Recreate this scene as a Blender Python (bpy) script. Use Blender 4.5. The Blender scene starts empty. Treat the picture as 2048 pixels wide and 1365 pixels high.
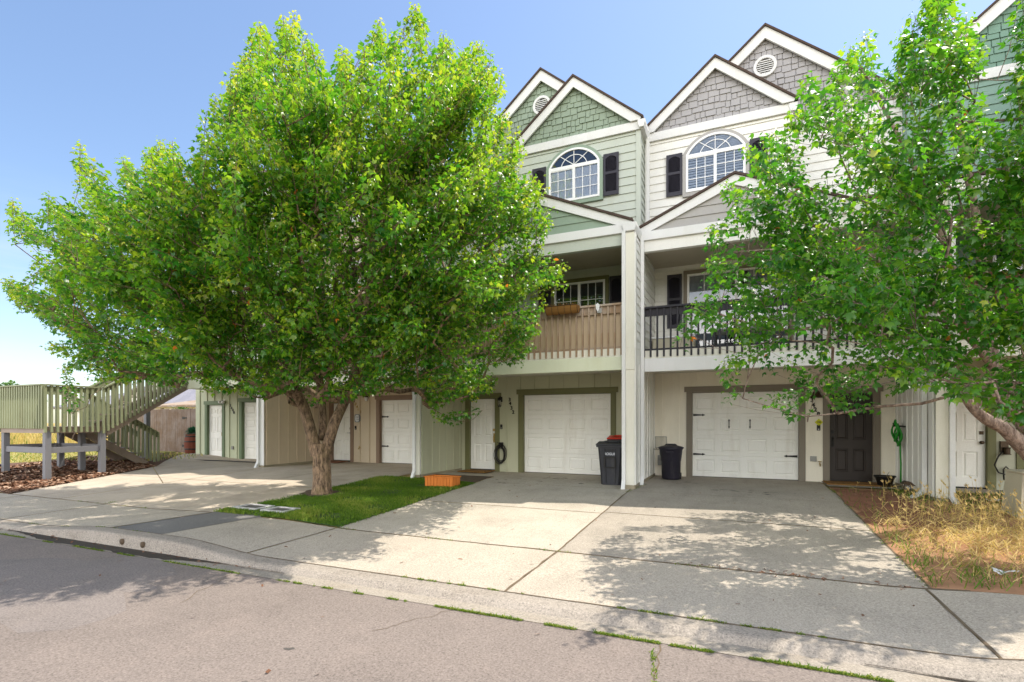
import bpy, math, random
import numpy as np
from mathutils import Vector, Matrix

R = random.Random(11)
rng = np.random.default_rng(11)
scene = bpy.context.scene
COL = scene.collection
YAW = math.radians(23.7)
CA, SA = math.cos(YAW), math.sin(YAW)
FPX, HOR, CAMZ = 1040.0, 845.0, 1.37      # measured lens and eye height of the photo


def ray(u, v):
    a = (u - 1024) / FPX
    b = (HOR - v) / FPX
    return (-SA + a * CA, CA + a * SA, b)


def on_y(u, v, Y):                        # point of a photo measurement lying in the plane y = Y
    r = ray(u, v)
    t = Y / r[1]
    return (t * r[0], Y, CAMZ + t * r[2])


def on_d(u, v, d):
    r = ray(u, v)
    return (d * r[0], d * r[1], CAMZ + d * r[2])


# ------------------------------------------------------------------ mesh helpers
class MB:
    def __init__(self):
        self.v, self.f, self.m = [], [], []

    def poly(self, pts, m=0):
        n = len(self.v)
        self.v += [tuple(p) for p in pts]
        self.f.append(list(range(n, n + len(pts))))
        self.m.append(m)
        return self

    def box(self, x0, x1, y0, y1, z0, z1, m=0):
        if x0 > x1: x0, x1 = x1, x0
        if y0 > y1: y0, y1 = y1, y0
        if z0 > z1: z0, z1 = z1, z0
        n = len(self.v)
        self.v += [(x0, y0, z0), (x1, y0, z0), (x1, y1, z0), (x0, y1, z0),
                   (x0, y0, z1), (x1, y0, z1), (x1, y1, z1), (x0, y1, z1)]
        for q in ((3, 2, 1, 0), (4, 5, 6, 7), (0, 1, 5, 4), (1, 2, 6, 5), (2, 3, 7, 6), (3, 0, 4, 7)):
            self.f.append([n + i for i in q]); self.m.append(m)
        return self

    def bar(self, p, q, w, h, m=0, up=(0, 0, 1)):
        p, q = Vector(p), Vector(q)
        d = (q - p).normalized()
        s = d.cross(Vector(up))
        if s.length < 1e-4: s = d.cross(Vector((0, 1, 0)))
        s.normalize()
        t = s.cross(d)
        n = len(self.v)
        for e in (p, q):
            for a, b in ((-1, -1), (1, -1), (1, 1), (-1, 1)):
                self.v.append(tuple(e + s * (a * w / 2) + t * (b * h / 2)))
        for q4 in ((3, 2, 1, 0), (4, 5, 6, 7), (0, 1, 5, 4), (1, 2, 6, 5), (2, 3, 7, 6), (3, 0, 4, 7)):
            self.f.append([n + i for i in q4]); self.m.append(m)
        return self

    def prism(self, pts, y0, y1, m=0):    # outline in (x, z) pushed along y
        n = len(self.v); k = len(pts)
        self.v += [(x, y0, z) for x, z in pts] + [(x, y1, z) for x, z in pts]
        self.f.append([n + i for i in range(k)]); self.m.append(m)
        self.f.append([n + k + i for i in reversed(range(k))]); self.m.append(m)
        for i in range(k):
            j = (i + 1) % k
            self.f.append([n + i, n + k + i, n + k + j, n + j]); self.m.append(m)
        return self

    def prismx(self, pts, x0, x1, m=0):   # outline in (y, z) pushed along x
        n = len(self.v); k = len(pts)
        self.v += [(x0, y, z) for y, z in pts] + [(x1, y, z) for y, z in pts]
        self.f.append([n + i for i in range(k)]); self.m.append(m)
        self.f.append([n + k + i for i in reversed(range(k))]); self.m.append(m)
        for i in range(k):
            j = (i + 1) % k
            self.f.append([n + i, n + k + i, n + k + j, n + j]); self.m.append(m)
        return self

    def ring(self, outer, inner, y0, y1, m=0):   # frame between two outlines of equal length, (x, z)
        k = len(outer); n = len(self.v)
        for y in (y0, y1):
            self.v += [(x, y, z) for x, z in outer] + [(x, y, z) for x, z in inner]
        o0, i0, o1, i1 = n, n + k, n + 2 * k, n + 3 * k
        for i in range(k):
            j = (i + 1) % k
            for q in ((o0 + i, o0 + j, i0 + j, i0 + i), (o1 + j, o1 + i, i1 + i, i1 + j),
                      (o0 + j, o0 + i, o1 + i, o1 + j), (i0 + i, i0 + j, i1 + j, i1 + i)):
                self.f.append(list(q)); self.m.append(m)
        return self

    def tube(self, pts, r, n=8, m=0, cap=True):
        pts = [Vector(p) for p in pts]
        rs = r if isinstance(r, (list, tuple)) else [r] * len(pts)
        base = len(self.v)
        prev = None
        for i, p in enumerate(pts):
            d = (pts[min(i + 1, len(pts) - 1)] - pts[max(i - 1, 0)])
            d = d.normalized() if d.length > 1e-9 else Vector((0, 0, 1))
            if prev is None:
                s = d.cross(Vector((0, 0, 1)))
                if s.length < 1e-3: s = d.cross(Vector((1, 0, 0)))
            else:
                s = prev - d * prev.dot(d)
            s.normalize(); prev = s
            t = d.cross(s)
            for k in range(n):
                a = 2 * math.pi * k / n
                self.v.append(tuple(p + (s * math.cos(a) + t * math.sin(a)) * rs[i]))
        for i in range(len(pts) - 1):
            for k in range(n):
                a = base + i * n + k; b = base + i * n + (k + 1) % n
                self.f.append([a, b, b + n, a + n]); self.m.append(m)
        if cap:
            self.f.append([base + k for k in reversed(range(n))]); self.m.append(m)
            e = base + (len(pts) - 1) * n
            self.f.append([e + k for k in range(n)]); self.m.append(m)
        return self

    def lathe(self, cx, cy, prof, n=24, m=0, cap=True):
        base = len(self.v)
        for r, z in prof:
            for k in range(n):
                a = 2 * math.pi * k / n
                self.v.append((cx + r * math.cos(a), cy + r * math.sin(a), z))
        for i in range(len(prof) - 1):
            for k in range(n):
                a = base + i * n + k; b = base + i * n + (k + 1) % n
                self.f.append([a, b, b + n, a + n]); self.m.append(m)
        if cap:
            self.f.append([base + k for k in reversed(range(n))]); self.m.append(m)
            e = base + (len(prof) - 1) * n
            self.f.append([e + k for k in range(n)]); self.m.append(m)
        return self

    def build(self, name, mats, parent=None, smooth=False, bevel=0.0):
        off = world_off(parent)
        me = bpy.data.meshes.new(name)
        me.from_pydata([(x - off[0], y - off[1], z - off[2]) for x, y, z in self.v], [], self.f)
        if not isinstance(mats, (list, tuple)): mats = [mats]
        for mm in mats: me.materials.append(mm)
        if len(mats) > 1:
            me.polygons.foreach_set('material_index', self.m)
        if smooth:
            me.polygons.foreach_set('use_smooth', [True] * len(self.f))
        o = bpy.data.objects.new(name, me)
        COL.objects.link(o)
        if parent: o.parent = parent
        if bevel:
            md = o.modifiers.new('bevel', 'BEVEL')
            md.width = bevel; md.segments = 2; md.limit_method = 'ANGLE'; md.angle_limit = math.radians(40)
        return o


def world_off(o):
    t = Vector((0, 0, 0))
    while o:
        t += o.location
        o = o.parent
    return t


def tag(o, label, cat, group=None):
    o['label'] = label; o['category'] = cat
    if group: o['group'] = group
    return o


def thing(name, label, cat, loc, group=None):
    o = bpy.data.objects.new(name, None)
    o.empty_display_size = 0.3
    COL.objects.link(o)
    o.location = loc
    return tag(o, label, cat, group)


def struct(o, kind='structure'):
    o['kind'] = kind
    return o


def np_mesh(name, V, F, mat, parent=None, tint=None):
    off = np.array(world_off(parent))
    V = np.asarray(V, dtype=np.float64) - off
    F = np.asarray(F, dtype=np.int32)
    k = F.shape[1]
    me = bpy.data.meshes.new(name)
    me.vertices.add(len(V)); me.vertices.foreach_set('co', V.astype(np.float32).ravel())
    me.loops.add(F.size); me.loops.foreach_set('vertex_index', F.ravel())
    me.polygons.add(len(F)); me.polygons.foreach_set('loop_start', np.arange(0, F.size, k, dtype=np.int32))
    if tint is not None:
        at = me.attributes.new('tint', 'FLOAT', 'POINT')
        at.data.foreach_set('value', np.asarray(tint, dtype=np.float32))
    me.update(calc_edges=True)
    me.materials.append(mat)
    o = bpy.data.objects.new(name, me)
    COL.objects.link(o)
    if parent: o.parent = parent
    return o


# ------------------------------------------------------------------ materials
def new_mat(name):
    m = bpy.data.materials.new(name)
    m.use_nodes = True
    nt = m.node_tree
    b = nt.nodes['Principled BSDF']
    return m, nt, b


def N(nt, t, **kw):
    n = nt.nodes.new(t)
    for k, v in kw.items():
        if k == 'inp':
            for a, c in v.items(): n.inputs[a].default_value = c
        else:
            setattr(n, k, v)
    return n


def coords(nt, scale=(1, 1, 1)):
    tc = N(nt, 'ShaderNodeTexCoord')
    mp = N(nt, 'ShaderNodeMapping')
    mp.inputs['Scale'].default_value = scale
    nt.links.new(tc.outputs['Object'], mp.inputs['Vector'])
    return mp.outputs['Vector']


def noise(nt, vec, scale, detail=5, rough=.6):
    n = N(nt, 'ShaderNodeTexNoise', inp={'Scale': scale, 'Detail': detail, 'Roughness': rough})
    nt.links.new(vec, n.inputs['Vector'])
    return n.outputs['Fac']


def ramp(nt, fac, stops):
    r = N(nt, 'ShaderNodeValToRGB')
    el = r.color_ramp.elements
    while len(el) < len(stops): el.new(0.5)
    for e, (p, c) in zip(el, stops):
        e.position = p
        e.color = (c, c, c, 1) if isinstance(c, (int, float)) else (*c, 1)
    nt.links.new(fac, r.inputs['Fac'])
    return r.outputs['Color']


def mixc(nt, fac, a, b, mode='MIX'):
    n = N(nt, 'ShaderNodeMix', data_type='RGBA', blend_type=mode)
    for sock, val in ((n.inputs[0], fac), (n.inputs[6], a), (n.inputs[7], b)):
        if hasattr(val, 'is_linked') or hasattr(val, 'links'):
            nt.links.new(val, sock)
        elif isinstance(val, (int, float)):
            sock.default_value = val
        else:
            sock.default_value = (*val, 1)
    return n.outputs[2]


def bumpn(nt, b, h, strength, dist=.01):
    n = N(nt, 'ShaderNodeBump', inp={'Strength': strength, 'Distance': dist})
    nt.links.new(h, n.inputs['Height'])
    nt.links.new(n.outputs['Normal'], b.inputs['Normal'])


def mat(name, col, rough=.6, var=.12, vscale=2.5, stretch=(1, 1, 1), fine=40, bump=.15, spec=.3, metal=0, dirt=0, dirtcol=(.12, .10, .07), dirtscale=1.3):
    m, nt, b = new_mat(name)
    v = coords(nt, stretch)
    lo = tuple(c * (1 - var) for c in col); hi = tuple(min(1, c * (1 + var * .7)) for c in col)
    c = ramp(nt, noise(nt, v, vscale, 6), [(.3, lo), (.7, hi)])
    fn = noise(nt, v, fine, 4)
    c = mixc(nt, .35, c, ramp(nt, fn, [(.25, tuple(x * .75 for x in col)), (.75, tuple(min(1, x * 1.15) for x in col))]))
    if dirt:
        d = ramp(nt, noise(nt, coords(nt, (2.6, 2.6, .45)), dirtscale, 8, .7), [(.52, 0.), (.72, dirt)])
        c = mixc(nt, d, c, dirtcol)
    nt.links.new(c, b.inputs['Base Color'])
    b.inputs['Roughness'].default_value = rough
    b.inputs['Specular IOR Level'].default_value = spec
    b.inputs['Metallic'].default_value = metal
    if bump: bumpn(nt, b, fn, bump, .006)
    return m


def concrete(name, col, stain=.5, speck=.5, warm=(0.30, .26, .20), seed=0.0):
    m, nt, b = new_mat(name)
    tc = N(nt, 'ShaderNodeTexCoord')
    mp = N(nt, 'ShaderNodeMapping'); mp.inputs['Location'].default_value = (seed, seed * .7, 0)
    nt.links.new(tc.outputs['Object'], mp.inputs['Vector'])
    v = mp.outputs['Vector']
    k = lambda f: tuple(x * f for x in col)
    c = ramp(nt, noise(nt, v, .9, 8, .65), [(.3, k(.62)), (.48, k(.95)), (.72, k(1.15))])
    st = ramp(nt, noise(nt, v, 2.2, 9, .72), [(.5, 0.), (.68, stain)])
    c = mixc(nt, st, c, warm)
    mp3 = N(nt, 'ShaderNodeMapping'); mp3.inputs['Scale'].default_value = (3.2, .35, 1); mp3.inputs['Location'].default_value = (seed * 2, 0, 0)
    nt.links.new(tc.outputs['Object'], mp3.inputs['Vector'])
    c = mixc(nt, ramp(nt, noise(nt, mp3.outputs['Vector'], 1.7, 7, .7), [(.50, 0.), (.70, stain * .75)]), c, k(.55))
    drip = ramp(nt, noise(nt, v, 6.5, 3, .5), [(.69, 0.), (.74, stain * .9)])
    c = mixc(nt, drip, c, k(.40))
    fn = noise(nt, v, 55, 4, .85)
    c = mixc(nt, speck, c, ramp(nt, fn, [(.36, k(.22)), (.47, k(.95)), (.53, k(1.05)), (.66, k(1.7))]))
    pk = ramp(nt, noise(nt, v, 17, 5, .8), [(.60, 0.), (.68, .35)])
    c = mixc(nt, pk, c, k(.42))
    nt.links.new(c, b.inputs['Base Color'])
    b.inputs['Roughness'].default_value = .85
    b.inputs['Specular IOR Level'].default_value = .2
    bumpn(nt, b, fn, .5, .006)
    return m


def tinted(name, stops, rough=.5, trans=.4, spec=.4, tboost=1.35):
    """leaf / blade material: colour chosen by the per-leaf growth attribute, light passes through"""
    m, nt, b = new_mat(name)
    at = N(nt, 'ShaderNodeAttribute'); at.attribute_name = 'tint'
    c = ramp(nt, at.outputs['Fac'], stops)
    nt.links.new(c, b.inputs['Base Color'])
    b.inputs['Roughness'].default_value = rough
    b.inputs['Specular IOR Level'].default_value = spec
    tr = N(nt, 'ShaderNodeBsdfTranslucent')
    tcol = mixc(nt, 1.0, c, (tboost * 1.0, tboost * 1.05, tboost * .55), 'MULTIPLY')
    nt.links.new(tcol, tr.inputs['Color'])
    mx = N(nt, 'ShaderNodeMixShader'); mx.inputs[0].default_value = trans
    nt.links.new(b.outputs[0], mx.inputs[1]); nt.links.new(tr.outputs[0], mx.inputs[2])
    nt.links.new(mx.outputs[0], nt.nodes['Material Output'].inputs['Surface'])
    return m


def wood(name, col, rough=.75, var=.35, along='z', grey=None, gfac=.0, scale=1.0):
    m, nt, b = new_mat(name)
    s = {'x': (1.2, 22, 22), 'y': (22, 1.2, 22), 'z': (22, 22, 1.2)}[along]
    v = coords(nt, tuple(q * scale for q in s))
    f = noise(nt, v, 2.0, 7, .7)
    c = ramp(nt, f, [(.3, tuple(x * (1 - var) for x in col)), (.55, col), (.75, tuple(min(1, x * (1 + var * .7)) for x in col))])
    if grey:
        g = ramp(nt, noise(nt, coords(nt), 1.6, 6, .7), [(.42, 0.), (.62, gfac)])
        c = mixc(nt, g, c, grey)
    nt.links.new(c, b.inputs['Base Color'])
    b.inputs['Roughness'].default_value = rough
    b.inputs['Specular IOR Level'].default_value = .2
    bumpn(nt, b, f, .35, .006)
    return m


def bark_mat(name, dark, light, moss=None):
    m, nt, b = new_mat(name)
    v = coords(nt, (1, 1, .28))
    f = noise(nt, v, 22, 8, .72)
    c = ramp(nt, f, [(.38, dark), (.5, tuple((a + q) / 2 for a, q in zip(dark, light))), (.60, light)])
    if moss:
        g = ramp(nt, noise(nt, coords(nt), 3.0, 6), [(.5, 0.), (.7, .6)])
        c = mixc(nt, g, c, moss)
    nt.links.new(c, b.inputs['Base Color'])
    b.inputs['Roughness'].default_value = .9
    bumpn(nt, b, f, 1.0, .03)
    return m


def glass_mat(name, tint=(1, 1, 1), refl=1.0):
    m, nt, b = new_mat(name)
    nt.nodes.remove(b)
    fr = N(nt, 'ShaderNodeFresnel', inp={'IOR': 1.9})
    mt = N(nt, 'ShaderNodeMath', operation='MULTIPLY_ADD', inp={1: refl, 2: .06})
    mt.use_clamp = True
    nt.links.new(fr.outputs[0], mt.inputs[0])
    t = N(nt, 'ShaderNodeBsdfTransparent'); t.inputs['Color'].default_value = (*tint, 1)
    g = N(nt, 'ShaderNodeBsdfGlossy'); g.inputs['Roughness'].default_value = .01
    mx = N(nt, 'ShaderNodeMixShader')
    nt.links.new(mt.outputs[0], mx.inputs[0]); nt.links.new(t.outputs[0], mx.inputs[1]); nt.links.new(g.outputs[0], mx.inputs[2])
    nt.links.new(mx.outputs[0], nt.nodes['Material Output'].inputs['Surface'])
    return m


M = {}
def paintm(k, col, **kw):
    a = dict(rough=.55, var=.07, vscale=1.2, fine=60, bump=.12, spec=.3)
    a.update(kw)
    M[k] = mat(k, col, **a)

paintm('white_trim', (.69, .69, .68), dirt=.25, dirtcol=(.45, .42, .34))
paintm('white_door', (.84, .83, .78), rough=.45, dirt=.32, dirtcol=(.5, .45, .36))
paintm('white_vinyl', (.82, .82, .82), rough=.35, var=.03)
paintm('cream_trim', (.70, .68, .59), dirt=.3, dirtcol=(.40, .36, .22))
paintm('cream_wall', (.80, .75, .63), dirt=.18, dirtcol=(.42, .37, .28))
paintm('white_siding', (.76, .75, .71), dirt=.18, dirtcol=(.5, .47, .4))
paintm('sage_siding', (.47, .505, .445), dirt=.18, dirtcol=(.38, .38, .26))
paintm('sage_wall', (.48, .48, .34), dirt=.22, dirtcol=(.26, .25, .16))
paintm('sage_beam', (.60, .63, .48), dirt=.35, dirtcol=(.46, .46, .26))
paintm('sage_shingle', (.25, .31, .235), var=.12)
paintm('sage_gable', (.25, .325, .25), dirt=.1)
paintm('olive_trim', (.15, .15, .065), dirt=.2)
paintm('green_trim', (.13, .18, .10), dirt=.15)
paintm('grey_shingle', (.345, .335, .34), var=.10)
paintm('grey_gable', (.37, .355, .34))
paintm('taupe_trim', (.21, .18, .14), dirt=.15)
paintm('tan_wall', (.58, .48, .35), dirt=.18, dirtcol=(.36, .28, .18))
paintm('brown_trim', (.24, .16, .11), dirt=.15)
paintm('teal_siding', (.20, .31, .26))
paintm('teal_shingle', (.16, .27, .21), var=.12)
paintm('teal_wall', (.42, .42, .32), dirt=.2)
paintm('pale_green_wall', (.47, .50, .35), dirt=.2, dirtcol=(.33, .32, .18))
paintm('shutter_charcoal', (.035, .033, .045), rough=.5)
paintm('black_paint', (.022, .02, .026), rough=.5)
paintm('dark_door', (.032, .024, .02), rough=.4, var=.2)
paintm('porch_ceiling', (.46, .41, .31), dirt=.3, dirtcol=(.28, .22, .14))
paintm('concrete_base', (.30, .26, .18), dirt=.4)
paintm('iron_black', (.015, .014, .013), rough=.45)
paintm('bronze', (.06, .04, .025), rough=.4, metal=.6)
paintm('brass', (.5, .36, .14), rough=.35, metal=.9)
paintm('steel', (.45, .45, .44), rough=.4, metal=.8)
paintm('galv_grey', (.30, .30, .28), rough=.6)
paintm('bin_plastic', (.034, .035, .042), rough=.5, var=.3, dirt=.35, dirtcol=(.10, .095, .09), dirtscale=4)
paintm('can_plastic', (.024, .022, .034), rough=.5, var=.3, dirt=.3, dirtcol=(.09, .085, .08), dirtscale=5)
paintm('red_lid', (.55, .03, .01), rough=.4)
paintm('pale_text', (.6, .62, .66), var=.02)
paintm('black_hose', (.02, .018, .016), rough=.45)
paintm('green_hose', (.02, .24, .02), rough=.4)
paintm('sign_yellow', (.55, .55, .02), var=.03)
paintm('sign_white', (.7, .7, .7), var=.03)
paintm('sign_grey', (.22, .24, .26), var=.05)
paintm('coir', (.22, .11, .03), rough=.95, bump=.8, fine=180)
paintm('dark_mat', (.03, .04, .045), rough=.95)
paintm('pedestal_tan', (.55, .50, .38), rough=.6, dirt=.2)
paintm('red_label', (.7, .04, .02))
paintm('curtain', (.88, .88, .9), rough=.9, var=.05)
paintm('curtain_grey', (.30, .31, .30), rough=.9, var=.1)
paintm('blind', (.84, .85, .86), rough=.6)
paintm('room_dark', (.02, .02, .02), rough=.9)
paintm('deck_green', (.24, .26, .15), dirt=.45, dirtcol=(.13, .12, .05), var=.2)
paintm('deck_mauve', (.28, .22, .18), dirt=.3, var=.15)
paintm('post_grey', (.17, .17, .185), dirt=.35, dirtcol=(.2, .19, .17))
paintm('litter_white', (.7, .7, .7), rough=.6)
paintm('roof_far', (.22, .21, .23), var=.2, vscale=6)
paintm('pot_black', (.012, .012, .012), rough=.5)
paintm('meter_concrete', (.42, .41, .40), dirt=.5, rough=.9, bump=.4)
paintm('meter_lid', (.10, .095, .085), dirt=.4, rough=.9, bump=.4)
M['shingle_roof'] = mat('shingle_roof', (.075, .052, .042), rough=.95, var=.35, vscale=9, fine=120, bump=.8)
M['rail_wood'] = wood('rail_wood', (.32, .22, .14), grey=(.40, .35, .30), gfac=.8)
M['panel_tan'] = wood('panel_tan', (.52, .41, .28), var=.12)
M['rail_red'] = wood('rail_red', (.16, .06, .03))
M['planter_wood'] = wood('planter_wood', (.58, .18, .035), var=.25)
M['fence_wood'] = wood('fence_wood', (.17, .115, .08), var=.45, grey=(.24, .20, .18), gfac=.7)
M['barrel_wood'] = wood('barrel_wood', (.16, .045, .025), var=.3)
M['glass'] = glass_mat('glass', (.80, .86, .96), 1.1)
M['glass_clear'] = glass_mat('glass_clear', refl=.6)
M['concrete_a'] = concrete('concrete_a', (.44, .39, .32), .6, .45)
M['concrete_b'] = concrete('concrete_b', (.36, .315, .26), .75, .5, (.20, .18, .15), 5)
M['concrete_left'] = concrete('concrete_left', (.46, .39, .31), .5, .3, (.36, .28, .2), 11)
M['sidewalk'] = concrete('sidewalk', (.42, .365, .295), .6, .55, (.30, .27, .22), 3)
M['gutter'] = concrete('gutter', (.32, .28, .23), .8, .55, (.20, .15, .10), 8)
M['kerb'] = concrete('kerb', (.31, .27, .225), .9, .6, (.15, .12, .09), 12)
M['patch'] = concrete('patch', (.18, .17, .16), .2, .5, (.1, .1, .1), 2)
M['asphalt'] = concrete('asphalt', (.205, .17, .148), .35, .6, (.33, .26, .22), 1)
M['asphalt_worn'] = concrete('asphalt_worn', (.205, .175, .158), .4, .6, (.28, .23, .19), 4)
M['asphalt_dark'] = concrete('asphalt_dark', (.135, .115, .10), .4, .6, (.18, .15, .12), 7)
M['silt'] = concrete('silt', (.055, .045, .035), .5, .6, (.12, .08, .05), 9)
M['stain'] = concrete('stain', (.10, .09, .08), .2, .5, (.05, .05, .05), 6)
M['algae'] = concrete('algae', (.26, .27, .16), .5, .45, (.3, .3, .26), 6)
M['joint_dirt'] = mat('joint_dirt', (.15, .11, .07), rough=.95, var=.4, vscale=8, fine=120, bump=.6)
M['soil'] = mat('soil', (.24, .105, .06), rough=.95, var=.4, vscale=5, fine=90, bump=1.0)
M['soil_dark'] = mat('soil_dark', (.10, .07, .045), rough=.95, var=.4, vscale=7, fine=90, bump=1.0)
M['turf_soil'] = mat('turf_soil', (.05, .09, .02), rough=.95, var=.4, vscale=4, fine=90, bump=1.0)
M['straw_soil'] = mat('straw_soil', (.38, .20, .11), rough=.95, var=.4, vscale=4, fine=70, bump=1.0)
M['field'] = mat('field', (.42, .31, .11), rough=.95, var=.35, vscale=.4, fine=12, bump=.6)
M['verge'] = mat('verge', (.30, .27, .08), rough=.95, var=.35, vscale=.9, fine=25, bump=.6)
M['mulch_base'] = mat('mulch_base', (.13, .07, .045), rough=.95, var=.5, vscale=9, fine=60, bump=1.0)
M['chip'] = tinted('chip', [(0, (.07, .035, .02)), (.5, (.20, .10, .06)), (.85, (.34, .22, .15)), (1, (.48, .36, .27))], .9, .0, .1)
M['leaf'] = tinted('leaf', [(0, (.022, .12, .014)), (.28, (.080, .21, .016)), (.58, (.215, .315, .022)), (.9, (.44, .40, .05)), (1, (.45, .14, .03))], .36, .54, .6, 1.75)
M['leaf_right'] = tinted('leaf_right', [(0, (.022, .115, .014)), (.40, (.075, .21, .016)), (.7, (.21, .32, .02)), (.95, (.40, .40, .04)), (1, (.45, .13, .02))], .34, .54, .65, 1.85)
M['grass'] = tinted('grass', [(0, (.03, .085, .006)), (.6, (.11, .20, .014)), (1, (.36, .35, .08))], .6, .35, .25)
M['dry_grass'] = tinted('dry_grass', [(0, (.08, .17, .02)), (.3, (.20, .24, .05)), (.55, (.48, .36, .13)), (1, (.68, .52, .26))], .7, .35, .2)
M['far_leaf'] = tinted('far_leaf', [(0, (.03, .09, .02)), (1, (.12, .22, .04))], .6, .3, .3)
M['succulent'] = tinted('succulent', [(0, (.02, .10, .06)), (1, (.07, .20, .12))], .5, .2, .3)
M['bark'] = bark_mat('bark', (.045, .027, .016), (.32, .215, .135), (.16, .12, .05))
M['bark_light'] = bark_mat('bark_light', (.10, .065, .05), (.36, .27, .22))
SKY, SUNE, EXPO, FILL_CLOUD = .13, 3.4, .9, 20.

# ------------------------------------------------------------------ ground
def sst(a, b, x):
    t = np.clip((np.asarray(x, dtype=float) - a) / (b - a), 0, 1)
    return t * t * (3 - 2 * t)


def kerb_rise(x):
    return sst(-10.4, -8.3, x) * (1 - sst(-6.9, -5.2, x)) + sst(1.3, 2.4, x)


def zg(x, y):
    x = np.asarray(x, dtype=float); y = np.asarray(y, dtype=float)
    z = np.interp(y, [4.5, 6.2, 10.9, 11.3], [-.28, -.25, -.03, 0.])
    z = z + kerb_rise(x) * np.interp(y, [4.5, 6.2, 8.], [.11, .05, 0.])
    z = z + .13 * sst(-16.6, -19.5, x) * sst(5, 7.5, y)
    return z


def patch(name, c, mat, off=.0, nx=14, ny=14, kind='structure', wob=0.0):
    V, F = [], []
    for j in range(ny + 1):
        for i in range(nx + 1):
            a, b = i / nx, j / ny
            x = (1 - b) * ((1 - a) * c[0][0] + a * c[1][0]) + b * ((1 - a) * c[3][0] + a * c[2][0])
            y = (1 - b) * ((1 - a) * c[0][1] + a * c[1][1]) + b * ((1 - a) * c[3][1] + a * c[2][1])
            if wob and (i in (0, nx) or j in (0, ny)):
                x += R.uniform(-wob, wob); y += R.uniform(-wob, wob)
            V.append((x, y, float(zg(x, y)) + off))
    for j in range(ny):
        for i in range(nx):
            k = j * (nx + 1) + i
            F.append((k, k + 1, k + nx + 2, k + nx + 1))
    return struct(np_mesh(name, V, F, mat), kind)


# one sheet reaching the horizon
gx = [-900, -300, -120, -70, -50, -40, -34] + list(np.arange(-30, 12.1, .5)) + [16, 24, 40, 80, 200, 900]
gy = [-900, -200, -60, -20, 0, 4.3, 4.5] + list(np.arange(5, 24.1, .5)) + [28, 36, 50, 80, 160, 400, 900]
V = [(x, y, (float(zg(x, y)) - .025 if y >= 4.45 else -.40)) for y in gy for x in gx]
nxg = len(gx)
F = [(j * nxg + i, j * nxg + i + 1, (j + 1) * nxg + i + 1, (j + 1) * nxg + i) for j in range(len(gy) - 1) for i in range(nxg - 1)]
struct(np_mesh('ground', V, F, M['field']))

o = MB().poly([(-120, -16, -.331), (60, -16, -.331), (60, 4.125, -.331), (-120, 4.125, -.331)]).build('road', M['asphalt']); struct(o)

xs = np.concatenate([[-90, -60, -40, -30, -24, -18], np.arange(-14, 6.01, .25), [9, 14, 30]])


def profile_strip(name, prof, mat):
    V, F = [], []
    k = len(prof(0.))
    for x in xs:
        for y, z in prof(float(x)): V.append((x, y, z))
    for i in range(len(xs) - 1):
        for j in range(k - 1):
            a = i * k + j
            F.append((a, a + k, a + k + 1, a + 1))
    return struct(np_mesh(name, V, F, mat))


def ztop(x): return -.283 + .11 * float(kerb_rise(x))

profile_strip('gutter', lambda x: [(4.12, -.327), (4.2, -.330), (4.345, -.340)], M['gutter'])
profile_strip('kerb', lambda x: [(4.34, -.345), (4.352, -.336), (4.372, -.322), (4.392, ztop(x) - .018),
                                 (4.425, ztop(x) - .003), (4.47, ztop(x)), (4.603, ztop(x) + .004)], M['kerb'])

XL, XM, XR = -8.45, -5.63, 1.68           # lawn edges and right edge of the paved fronts
sw = [-60, -30, -17.5, -14.5, -11.5, XL]
for a, b in zip(sw[:-1], sw[1:]):
    patch('sidewalk', [(a + .01, 4.605), (b - .01, 4.605), (b - .01, 6.19), (a + .01, 6.19)], M['sidewalk'])
patch('sidewalk', [(XL, 4.605), (-7.3, 4.605), (-7.3, 6.28), (XL, 6.4)], M['patch'], off=-.003)
for a, b in ((-7.3, XM), (XM, -2.1), (-2.1, 1.64), (1.64, 4.6), (4.6, 9), (9, 20)):
    patch('sidewalk', [(a + .01, 4.605), (b - .01, 4.605), (b - .01, 6.19), (a + .01, 6.19)], M['sidewalk'])
# paved fronts
patch('driveway', [(XM, 6.21), (-2.11, 6.21), (-2.11, 8.5), (XM, 8.5)], M['concrete_a'])
patch('driveway', [(XM, 8.52), (-2.11, 8.52), (-2.11, 13.3), (XM, 13.3)], M['concrete_a'])
patch('driveway', [(-2.09, 6.21), (XR, 6.21), (XR, 8.6), (-2.09, 8.6)], M['concrete_b'])
patch('driveway', [(-2.09, 8.62), (XR, 8.62), (XR, 14.1), (-2.09, 14.1)], M['concrete_b'])
patch('driveway', [(-17.0, 10.5), (-13.2, 8.4), (-13.2, 14.5), (-17.6, 14.0)], M['concrete_left'])
patch('driveway', [(-15.1, 6.21), (-13.2, 6.21), (-13.2, 8.38), (-16.95, 10.45)], M['concrete_left'])
patch('driveway', [(-13.18, 6.21), (XL, 6.21), (XL, 9.0), (-13.18, 9.0)], M['concrete_left'])
patch('driveway', [(-13.18, 9.02), (XL, 9.02), (-7.45, 14.6), (-13.18, 14.6)], M['concrete_left'])
patch('driveway', [(-20.0, 13.0), (-17.0, 10.55), (-17.0, 14.0), (-20.0, 14.0)], M['concrete_left'])
patch('walkway', [(-7.4, 11.75), (XM, 11.75), (XM, 13.3), (-7.4, 13.3)], M['concrete_a'])
patch('walkway', [(XR + .02, 12.75), (3.1, 12.75), (3.1, 14.1), (XR + .02, 14.1)], M['concrete_b'], off=.02)
patch('walkway', [(3.3, 12.6), (8.4, 12.6), (8.4, 13.7), (3.3, 13.7)], M['concrete_b'], off=.02)
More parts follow.
